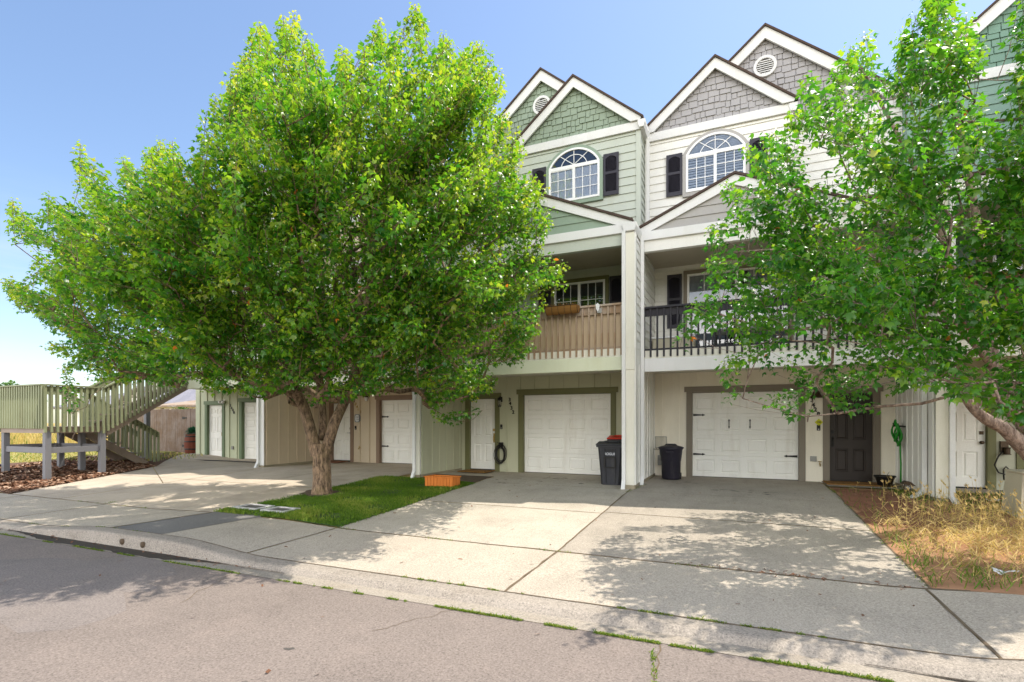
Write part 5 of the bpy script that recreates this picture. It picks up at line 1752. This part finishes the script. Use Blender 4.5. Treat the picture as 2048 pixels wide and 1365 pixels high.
def limbB(pts, rs, seed, n=20):
    p, r_ = bark_tube(mb, pts, rs, n, .07, seed); limbsB.append(p[::4] + [p[-1]])
limbB([tuple(tb), tq(2150, 990), tq(2085, 935), tq(2045, 892), tq(2008, 858), tq(1975, 840), tq(1945, 815), tq(1918, 770), tq(1895, 728), tq(1872, 680), tq(1830, 612), tq(1752, 525), tq(1660, 465), tq(1580, 440)],
      [.15, .13, .115, .105, .085, .075, .06, .055, .05, .045, .04, .032, .022, .012], 21)
limbB([tq(2150, 990), tq(2080, 880, .35), tq(2010, 800, .6), tq(1985, 720, .7), tq(1972, 640, .8), tq(1965, 540, .8), tq(1945, 400, .6), tq(1910, 220, .4), tq(1890, 60, .2)], [.13, .12, .115, .10, .085, .07, .055, .035, .018], 22)
limbB([tq(1990, 740, .7), tq(1950, 690, .4), tq(1890, 630, .2), tq(1810, 560, 0), tq(1700, 500, -.1), tq(1560, 500, -.2), tq(1470, 505, -.2)], [.06, .05, .04, .034, .026, .016, .01], 23)
limbB([tq(1915, 765, .0), tq(1860, 700, -.3), tq(1780, 660, -.5), tq(1680, 650, -.6), tq(1560, 660, -.6), tq(1440, 630, -.5)], [.045, .038, .032, .026, .018, .01], 24)
limbB([tq(1980, 690, .7), tq(1940, 620, .6), tq(1900, 520, .5), tq(1850, 380, .3), tq(1790, 260, .2), tq(1720, 130, .1)], [.06, .05, .042, .034, .024, .012], 25)
limbB([tq(2110, 930, .2), tq(2130, 800, .3), tq(2150, 600, .3), tq(2150, 400, .2), tq(2120, 200, .1)], [.09, .08, .06, .04, .02], 26)
limbB([tq(2140, 700, .3), tq(2080, 560, -.4), tq(2040, 420, -.8), tq(2010, 320, -.9)], [.05, .04, .03, .016], 28)
mb.build('trunk', M['bark_light'], treeB, True)
def okB(P):
    gx, gy = P[:, 0] - .30 * P[:, 2], P[:, 1] - .37 * P[:, 2]          # the open side of the crown lets light down to the weedy bed
    thin = (((gx - 3.0) / 1.25) ** 2 + ((gy - 8.4) / 1.15) ** 2 < 1) & (rng.uniform(0, 1, len(P)) < .62)
    return (P[:, 1] < np.where(P[:, 2] < 6.0, 10.9, 11.9)) & (P[:, 2] > .9) & ~thin
axisB = np.array([4.0, 9.0, 0.])
B, Dd, L, H = grow_crown(SIL_B, D1, 2.5, 2.0, 1950, 420, 640, 560, 1350, axisB, 2.0, 8.0, (.28, .55), okB, (.9, 1.6), 14)
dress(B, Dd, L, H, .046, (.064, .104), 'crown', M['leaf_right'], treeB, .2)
allp = [(p, None) for p in limbsB]
arr, par, r = skeleton(allp, B, .0026, .44, .0022, np.array(tq(2060, 900)))
ns = sum(len(p) for p, _ in allp); nB = len(B)
arr2 = np.concatenate([arr, B, B + Dd * (L[:, None] * .95)]); par2 = par + [None] * nB + [len(arr) + i for i in range(nB)]
limbs_mesh(arr2, par2, np.concatenate([r, np.full(2 * nB, .0022)]), 'branches', M['bark_light'], treeB, ns, .035)


def blades(P, hgt, wid, lean, tint, name, mat_, parent=None, kind='stuff'):
    n = len(P)
    a = rng.uniform(0, 6.28, n); s = np.stack([np.cos(a), np.sin(a), np.zeros(n)], 1) * wid[:, None] * .5
    b = rng.uniform(0, 6.28, n); l = np.stack([np.cos(b), np.sin(b), np.zeros(n)], 1) * (hgt * lean)[:, None]
    up = np.array([0, 0, 1.])
    mid = P + l * .35 + up * (hgt * .6)[:, None]; tip = P + l + up * (hgt * (1 - .35 * lean))[:, None]
    V = np.stack([P - s, P + s, mid - s * .8, mid + s * .8, tip], 1).reshape(-1, 3)
    F = (np.arange(n) * 5)[:, None, None] + np.array([(0, 1, 3), (0, 3, 2), (2, 3, 4)])[None]
    o = np_mesh(name, V, F.reshape(-1, 3), mat_, parent, np.repeat(tint, 5))
    return struct(o, kind) if kind else o


# lawn
n = 60000
x = rng.uniform(XL - .01, XM, n); y = rng.uniform(6.25, 10.95, n)
keep = ~((y > 10.7 + (x - XM) * -.11)) & (np.hypot(x + 8.14, (y - 8.5)) > .42 + .12 * rng.uniform(-1, 1, n))
keep &= ~((np.abs(x + 8.12) < .33) & (np.abs(y - 6.78) < .23)) & ~((np.abs(x + 7.42) < .30) & (np.abs(y - 6.76) < .22)) & ~((x > -6.52) & (x < -5.8) & (y > 9.95) & (y < 10.3))
x, y = x[keep], y[keep]; n = len(x)
pt = .5 + .5 * np.sin(x * 2.3 + np.sin(y * 1.7) * 2) * np.cos(y * 2.9 + x)
thin = (np.sin(x * 4.1 + y * 2.2) * np.sin(y * 3.7 - x * 1.3) > .55) & (rng.uniform(0, 1, n) < .7)
x, y, pt = x[~thin], y[~thin], pt[~thin]; n = len(x)
x = x + np.where((x > XM - .12) | (x < XL + .12), rng.normal(0, .03, n), 0)
blades(np.stack([x, y, zg(x, y)], 1), rng.uniform(.02, .07, n) * (.6 + .6 * pt), rng.uniform(.006, .012, n), rng.uniform(.2, .9, n), np.clip(.05 + .45 * pt + rng.uniform(0, .45, n), 0, 1), 'lawn_grass', M['grass'])
o = blot(-8.14, 8.48, .42, .42, M['soil_dark'], .012, 30); o.name = 'tree_ring_soil'

# weedy bed on the right
def scatter(n, x0, x1, y0, y1):
    return rng.uniform(x0, x1, n), rng.uniform(y0, y1, n)
x, y = scatter(15000, XR + .02, 7.5, 6.25, 12.5)
dens = .45 + .55 * np.sin(x * 1.9 + y * .7) * np.sin(y * 1.3 - x * .6)
bare = (x < 2.7) & (y > 8.6)
k = (rng.uniform(0, 1, len(x)) < np.where(bare, .06, np.where((y > 10.3) | (y < 7.2) | (x < XR + .3), .35 + .5 * dens, .08 + .28 * dens))); x, y = x[k], y[k]
dry = np.clip(.75 - np.hypot((x - 3.2) / 1.7, (y - 8.2) / 1.9) * .45 + rng.normal(0, .18, len(x)), 0, 1)
edge = (x < XR + .35) | (y < 6.9) | (y > 10.8); dry = np.where(edge, dry * .4, dry)
blades(np.stack([x, y, zg(x, y)], 1), rng.uniform(.03, .20, len(x)) * np.where(dry > .6, .8, 1.), rng.uniform(.006, .013, len(x)), rng.uniform(.3, 1.6, len(x)), np.clip(dry + rng.normal(0, .1, len(x)), 0, 1), 'weed_grass', M['dry_grass'])
# matted straw on the soil
x, y = scatter(9000, XR + .1, 6.5, 6.4, 10.2)
k = rng.uniform(0, 1, len(x)) < np.exp(-(((x - 3.3) / 1.6) ** 2 + ((y - 8.1) / 1.4) ** 2)); x, y = x[k], y[k]
blades(np.stack([x, y, zg(x, y) + rng.uniform(.01, .05, len(x))], 1), rng.uniform(.06, .2, len(x)), rng.uniform(.005, .011, len(x)), rng.uniform(1.8, 2.6, len(x)), rng.uniform(.6, 1., len(x)), 'straw', M['dry_grass'])
# seeded barley stems
S0 = []
for i in range(260):
    x = R.gauss(3.3, .8); y = R.gauss(9.6, .9)
    if x < XR + .3 or y < 7 or y > 12.3: continue
    S0.append((x, y, R.uniform(.22, .5)))
V, F, T = [], [], []
def addtri(a, b, c, t):
    k = len(V); V.extend([a, b, c]); F.append((k, k + 1, k + 2)); T.extend([t] * 3)
for x, y, h in S0:
    z = float(zg(x, y)); az = R.uniform(0, 6.28); ln = R.uniform(.05, .3) * h
    tipx, tipy, tipz = x + ln * math.cos(az), y + ln * math.sin(az), z + h
    t = R.uniform(.55, .95)
    mx, my = x + ln * .3 * math.cos(az), y + ln * .3 * math.sin(az)
    for w in ((.003, 0), (0, .003)):
        addtri((x - w[0], y - w[1], z), (x + w[0], y + w[1], z), (mx, my, z + h * .6), t)
        addtri((mx - w[0], my - w[1], z + h * .55), (mx + w[0], my + w[1], z + h * .55), (tipx, tipy, tipz), t)
    for _ in range(11):
        a = R.uniform(0, 6.28); e = R.uniform(.03, .06)
        b = (tipx + .6 * e * math.cos(a) + .02 * math.cos(az), tipy + .6 * e * math.sin(a) + .02 * math.sin(az), tipz + e * R.uniform(.2, .9) - .02)
        addtri((tipx - .003, tipy, tipz - .05), (tipx + .003, tipy, tipz - .035), b, min(1, t + .12))
    for _ in range(2):
        a = R.uniform(0, 6.28); q = R.uniform(.15, .5); e = R.uniform(.1, .2)
        addtri((x, y, z + h * q), (x + .006, y + .004, z + h * q + .008), (x + e * math.cos(a), y + e * math.sin(a), z + h * q + R.uniform(-.02, .1)), t - .1)
struct(np_mesh('barley_weed', V, F, M['dry_grass'], None, T), 'stuff')
for i, (u, v, lb) in enumerate(((2010, 1155, 'white scrap of plastic in the weeds below the utility pedestal'), (1985, 1030, 'crumpled white paper among dry stalks left of the pedestal'))):
    rr_ = ray(u, v); t_ = (-.2 - CAMZ) / rr_[2]; x, y = rr_[0] * t_, rr_[1] * t_
    z = float(zg(x, y)) + .02
    mb = MB(); g = [[(x + (a - 2) * .05 + R.uniform(-.015, .015), y + (b - 1) * .045 + R.uniform(-.015, .015), z + R.uniform(0, .06)) for a in range(5)] for b in range(3)]
    for b in range(2):
        for a in range(4): mb.poly([g[b][a], g[b][a + 1], g[b + 1][a + 1], g[b + 1][a]])
    o = mb.build('litter', M['litter_white'], None, True); tag(o, lb, 'litter')
    sd = o.modifiers.new('thickness', 'SOLIDIFY'); sd.thickness = .004

# moss and small weeds in the joints
pts = []
def tuft_line(p, q, n, prob, spread=.02):
    for i in range(n):
        t = R.random()
        if math.sin(t * 23 + p[0] * 3) + math.sin(t * 51) < prob: continue
        pts.append((p[0] + (q[0] - p[0]) * t + R.uniform(-spread, spread), p[1] + (q[1] - p[1]) * t + R.uniform(-spread, spread)))
tuft_line((-12, 4.11), (-4.5, 4.11), 4000, -.2, .012); tuft_line((-4.5, 4.11), (-2.9, 4.11), 1500, .3, .012); tuft_line((-2.6, 4.11), (1.8, 4.11), 8000, -.7, .014)
tuft_line((-3.3, 4.605), (-1.9, 4.605), 900, .2, .012); tuft_line((-1.0, 4.605), (.6, 4.605), 1300, -.2, .012); tuft_line((-11, 4.605), (-7.5, 4.605), 400, .4)
tuft_line((XM, 6.2), (1.0, 6.2), 1100, .6, .03); tuft_line((-12.5, 6.2), (-10, 6.2), 300, .4); tuft_line((XR, 6.2), (XR, 12.6), 700, -.2, .04)
tuft_line((-2.1, 10.6), (-1.9, 11.6), 120, -1, .05); tuft_line((-.6, 3.95), (-.45, 3.2), 300, -.4, .02)
for _ in range(40): pts.append((-11.6 + R.gauss(0, .06), 6.35 + R.gauss(0, .05)))
P_ = np.array([(a, b, float(zg(a, b)) if b > 4.4 else -.329) for a, b in pts]); n = len(P_)
blades(P_, rng.uniform(.005, .024, n) * np.where(rng.uniform(0, 1, n) < .06, 2.2, 1), rng.uniform(.005, .011, n), rng.uniform(.5, 1.6, n), rng.uniform(.3, .95, n), 'joint_moss', M['grass'])

# bark mulch under the deck, fallen leaf crumbs on the paving
n = 9000
a, b = rng.uniform(0, 1, n), rng.uniform(0, 1, n)
x0 = -15.12 - 1.9 * b; x = x0 - a * (5 - .0 * b); y = 6.2 + 4.4 * b + a * .6
V, F, T = [], [], []
def chips(x, y, zf, s0, s1, tmin, tmax):
    n = len(x); ang = rng.uniform(0, 6.28, n); L_ = rng.uniform(s0, s1, n); W_ = L_ * rng.uniform(.2, .5, n)
    t = np.stack([np.cos(ang), np.sin(ang), rng.normal(0, .25, n)], 1) * L_[:, None] * .5; s = np.stack([-np.sin(ang), np.cos(ang), rng.normal(0, .4, n)], 1) * W_[:, None] * .5
    c = np.stack([x, y, zf], 1)
    Vv = np.stack([c - t - s, c + t - s, c + t + s, c - t + s], 1).reshape(-1, 3)
    return Vv, (np.arange(n) * 4)[:, None] + np.arange(4)[None], np.repeat(rng.uniform(tmin, tmax, n), 4)
Vv, Fv, Tv = chips(x, y, zg(x, y) + rng.uniform(.012, .04, n), .05, .14, 0, 1)
struct(np_mesh('mulch_chips', Vv, Fv, M['chip'], None, Tv), 'stuff')
xx = np.concatenate([rng.uniform(-6, 1.7, 120), rng.uniform(-.6, 1.7, 90), rng.uniform(-12, -5, 90), rng.uniform(-12, 3, 40), rng.uniform(1.75, 2.8, 500)])
yy = np.concatenate([rng.uniform(4.7, 12.8, 120), rng.normal(6.22, .05, 90), rng.normal(4.3, .05, 90), rng.uniform(1.5, 4.1, 40), rng.uniform(8.6, 12.4, 500)])
zz = np.where(yy > 4.5, zg(xx, yy), -.329) + .008
Vv, Fv, Tv = chips(xx, yy, zz, .015, .05, .2, .8)
struct(np_mesh('leaf_crumbs', Vv, Fv, M['chip'], None, Tv), 'stuff')

# golden field, green verge and the far side
n = 42000
x = rng.uniform(-80, -22, n); y = rng.uniform(2, 34, n); dd = -SA * x + CA * y
k = (dd > 22.5) & (dd < 62) & ~((x > -52) & (x < -33) & (y > 20)) & ~((x > -27) & (y > 13.5)); x, y = x[k], y[k]; n = len(x)
blades(np.stack([x, y, np.full(n, .05)], 1), rng.uniform(.6, 1.25, n), rng.uniform(.03, .07, n), rng.uniform(.1, .5, n), np.clip(rng.normal(.72, .16, n) - .5 * (rng.uniform(0, 1, n) < .12), 0, 1), 'field_grass', M['dry_grass'])
n = 16000
x = rng.uniform(-36, -18, n); y = rng.uniform(6, 20, n); dd = -SA * x + CA * y
k = (dd > 17.2) & (dd < 24) & (x < -17.2 - .45 * (y - 10.5)) & (y < 13.4); x, y = x[k], y[k]; n = len(x)
blades(np.stack([x, y, zg(x, y)], 1), rng.uniform(.05, .14, n), rng.uniform(.015, .03, n), rng.uniform(.3, 1, n), np.clip(rng.normal(.38, .15, n), 0, 1), 'verge_grass', M['dry_grass'])


def bushy(name, label, cat, x, y, z0, h, rad, nleaf, size, mat_, group=None, trunk=True):
    t = thing(name, label, cat, (x, y, z0), group)
    if trunk:
        MB().tube([(x, y, z0 - .1), (x + .1, y, z0 + h * .3), (x, y, z0 + h * .65)], [h * .035, h * .028, h * .012], 8).build('trunk', M['bark'], t)
    c = rng.normal(0, 1, (26, 3)); c = unit(c) * rng.uniform(.3, .85, (26, 1)) * np.array([rad, rad, h * .36]); c[:, 2] += z0 + h * .58
    c[:, 0] += x; c[:, 1] += y
    idx = rng.integers(0, 26, nleaf); dv = unit(rng.normal(0, 1, (nleaf, 3)))
    p = c[idx] + dv * rad * .33 * rng.uniform(.5, 1.1, (nleaf, 1))
    p[:, 2] = np.maximum(p[:, 2], z0 + .05)
    leaves_mesh('crown', p, dv + np.array([0, 0, -.3]), dv * .6 + np.array([0, 0, .7]), rng.uniform(size * .6, size * 1.3, nleaf), rng.uniform(0, 1, nleaf), mat_, t)
    return t

for u, d, h, lb in ((-30, 62, 7.0, 'distant green tree beyond the field, left of the pair'), (12, 66, 7.1, 'distant rounded green tree at the left edge above the deck'), (46, 68, 7.3, 'distant green tree beyond the field above the deck corner')):
    p = on_d(u, 845, d); bushy('field_tree', lb, 'tree', p[0], p[1], 0, h, h * .3, 2600, .42, M['far_leaf'], 'trees beyond the field')
p = on_d(352, 845, 27.5); bushy('garden_shrub', 'bright green shrub showing over the board fence', 'shrub', p[0], p[1], 0, 2.45, .9, 2200, .12, M['far_leaf'])
t = thing('barrel_plant', 'blue green bushy plant growing in the barrel', 'plant', (bx, by, .85))
nl = 900
dv = unit(rng.normal(0, 1, (nl, 3)) + np.array([0, 0, .5])); p = np.array([bx, by, .90]) + dv * np.array([.27, .27, .26]) * rng.uniform(.4, 1, (nl, 1))
leaves_mesh('foliage', p, dv, np.array([0, 0, 1.]) + dv * .3, rng.uniform(.05, .09, nl), rng.uniform(0, 1, nl), M['succulent'], t)
MB().lathe(bx, by, [(.239, .85), (.1, .87), (.0, .875)], 18, cap=False).build('earth', M['soil_dark'], t)

# house behind the fence
hx, hy = -42.5, 27.5
t = thing('neighbour_house', 'low grey roofed house behind the board fence', 'house', (hx, hy, 0))
MB().box(hx - 7, hx + 7.5, hy - 4, hy + 5, -.1, 2.6).build('wall', M['white_siding'], t)
b = MB(); ez, rz = 2.55, 4.3
E_ = [(hx - 7.6, hy - 4.6, ez), (hx + 8.1, hy - 4.6, ez), (hx + 8.1, hy + 5.6, ez), (hx - 7.6, hy + 5.6, ez)]; Rg = [(hx - 3, hy + .5, rz), (hx + 3.6, hy + .5, rz)]
b.poly([E_[0], E_[1], Rg[1], Rg[0]]); b.poly([E_[1], E_[2], Rg[1]]); b.poly([E_[2], E_[3], Rg[0], Rg[1]]); b.poly([E_[3], E_[0], Rg[0]])
ro = b.build('roof', M['roof_far'], t)
sd = ro.modifiers.new('thickness', 'SOLIDIFY'); sd.thickness = .15
g = MB().prism([(hx + 1.5, 2.7), (hx + 6.5, 2.7), (hx + 4.0, 3.75)], hy - 4.5, hy - 1.0); g.build('gable', M['white_siding'], t)
g = MB()
for s in (-1, 1): g.prism([(hx + 4, 3.9), (hx + 4 + s * 2.9, 2.65), (hx + 4 + s * 2.9, 2.55), (hx + 4, 3.78)][::s], hy - 4.9, hy - .8)
g.build('gable_roof', M['roof_far'], t)
MB().box(hx - 4, hx - 2.2, hy - 4.06, hy - 3.98, 1.0, 2.2).box(hx + 3.2, hx + 4.9, hy - 4.06, hy - 3.98, 1.0, 2.2).build('window', M['room_dark'], t)
p = on_d(402, 845, 24)
t = thing('garden_pergola', 'dark timber pergola roof behind the fence by the house corner', 'pergola', (p[0], p[1], 0))
for a in (-1.2, 1.2):
    for c in (-1, 1): MB().box(p[0] + a - .05, p[0] + a + .05, p[1] + c - .05, p[1] + c + .05, -.05, 2.0).build('post', M['rail_wood'], t)
MB().prismx([(p[1] - 1.3, 2.05), (p[1] + 1.3, 2.45), (p[1] + 1.3, 2.52), (p[1] - 1.3, 2.12)], p[0] - 1.6, p[0] + 1.6).build('roof', M['rail_wood'], t)

# ------------------------------------------------------------------ light, sky, camera
SUN = Vector((.30, .37, 1.0)).normalized()
el = math.asin(SUN.z); az = math.atan2(SUN.x, SUN.y)
w = bpy.data.worlds.new('World'); scene.world = w; w.use_nodes = True
nt = w.node_tree; bg = nt.nodes['Background']
sky = N(nt, 'ShaderNodeTexSky'); sky.sky_type = 'NISHITA'; sky.sun_disc = False
sky.sun_elevation = el; sky.sun_rotation = az
sky.air_density = 1.0; sky.dust_density = .7; sky.ozone_density = 1.5; sky.altitude = 100
tc = N(nt, 'ShaderNodeTexCoord')
mp = N(nt, 'ShaderNodeMapping'); mp.inputs['Scale'].default_value = (1.2, 1.2, 9)
nt.links.new(tc.outputs['Generated'], mp.inputs['Vector'])
cl = ramp(nt, noise(nt, mp.outputs['Vector'], 2.2, 7, .62), [(.46, 0.), (.74, .6)])
sx = N(nt, 'ShaderNodeSeparateXYZ'); nt.links.new(tc.outputs['Generated'], sx.inputs[0])
band = ramp(nt, sx.outputs['Z'], [(.02, .35), (.12, 1.), (.34, .0)])
f = mixc(nt, 1.0, cl, band, 'MULTIPLY')
cc = mixc(nt, f, sky.outputs['Color'], (4.2, 4.5, 4.8))
# cloud bank added to the sky behind the viewer to brighten the facades
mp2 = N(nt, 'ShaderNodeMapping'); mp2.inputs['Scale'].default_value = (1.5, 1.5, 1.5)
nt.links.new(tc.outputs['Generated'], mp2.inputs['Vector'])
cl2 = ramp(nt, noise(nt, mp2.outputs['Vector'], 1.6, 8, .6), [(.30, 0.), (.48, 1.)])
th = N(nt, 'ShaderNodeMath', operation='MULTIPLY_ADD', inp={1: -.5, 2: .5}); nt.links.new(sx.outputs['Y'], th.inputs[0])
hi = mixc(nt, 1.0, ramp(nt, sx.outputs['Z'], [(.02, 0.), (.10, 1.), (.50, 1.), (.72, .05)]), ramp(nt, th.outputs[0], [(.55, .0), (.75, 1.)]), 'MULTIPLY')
gapn = N(nt, 'ShaderNodeVectorMath', operation='DISTANCE'); nt.links.new(tc.outputs['Generated'], gapn.inputs[0]); gapn.inputs[1].default_value = (-.15, -.89, .41)  # opening cut in the added cloud so the upper panes mirror blue sky
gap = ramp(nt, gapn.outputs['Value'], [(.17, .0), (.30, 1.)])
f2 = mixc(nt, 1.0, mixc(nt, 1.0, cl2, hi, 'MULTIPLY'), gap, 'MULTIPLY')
cc = mixc(nt, f2, cc, (FILL_CLOUD * 1.02, FILL_CLOUD, FILL_CLOUD * .97))
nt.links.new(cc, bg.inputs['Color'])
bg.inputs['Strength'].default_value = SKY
sl = bpy.data.lights.new('sun', 'SUN'); sl.energy = SUNE; sl.angle = math.radians(.53); sl.color = (1.0, .93, .82)
so = bpy.data.objects.new('sun', sl); COL.objects.link(so); so.rotation_euler = SUN.to_track_quat('Z', 'Y').to_euler(); so.location = (0, 0, 30)
cd = bpy.data.cameras.new('camera'); cam = bpy.data.objects.new('camera', cd); COL.objects.link(cam)
cam.location = (0, 0, CAMZ); cam.rotation_euler = (math.pi / 2, 0, YAW)
cd.sensor_width = 36; cd.lens = 36 * FPX / 2048; cd.shift_y = (HOR - 682.5) / 2048
cd.clip_start = .1; cd.clip_end = 3000
scene.camera = cam
vs = scene.view_settings
vs.view_transform = 'Standard'; vs.look = 'None'; vs.gamma = 1; vs.use_curve_mapping = False; vs.exposure = EXPO
scene.cycles.max_bounces = 8; scene.cycles.transparent_max_bounces = 16
scene.cycles.sample_clamp_indirect = 6
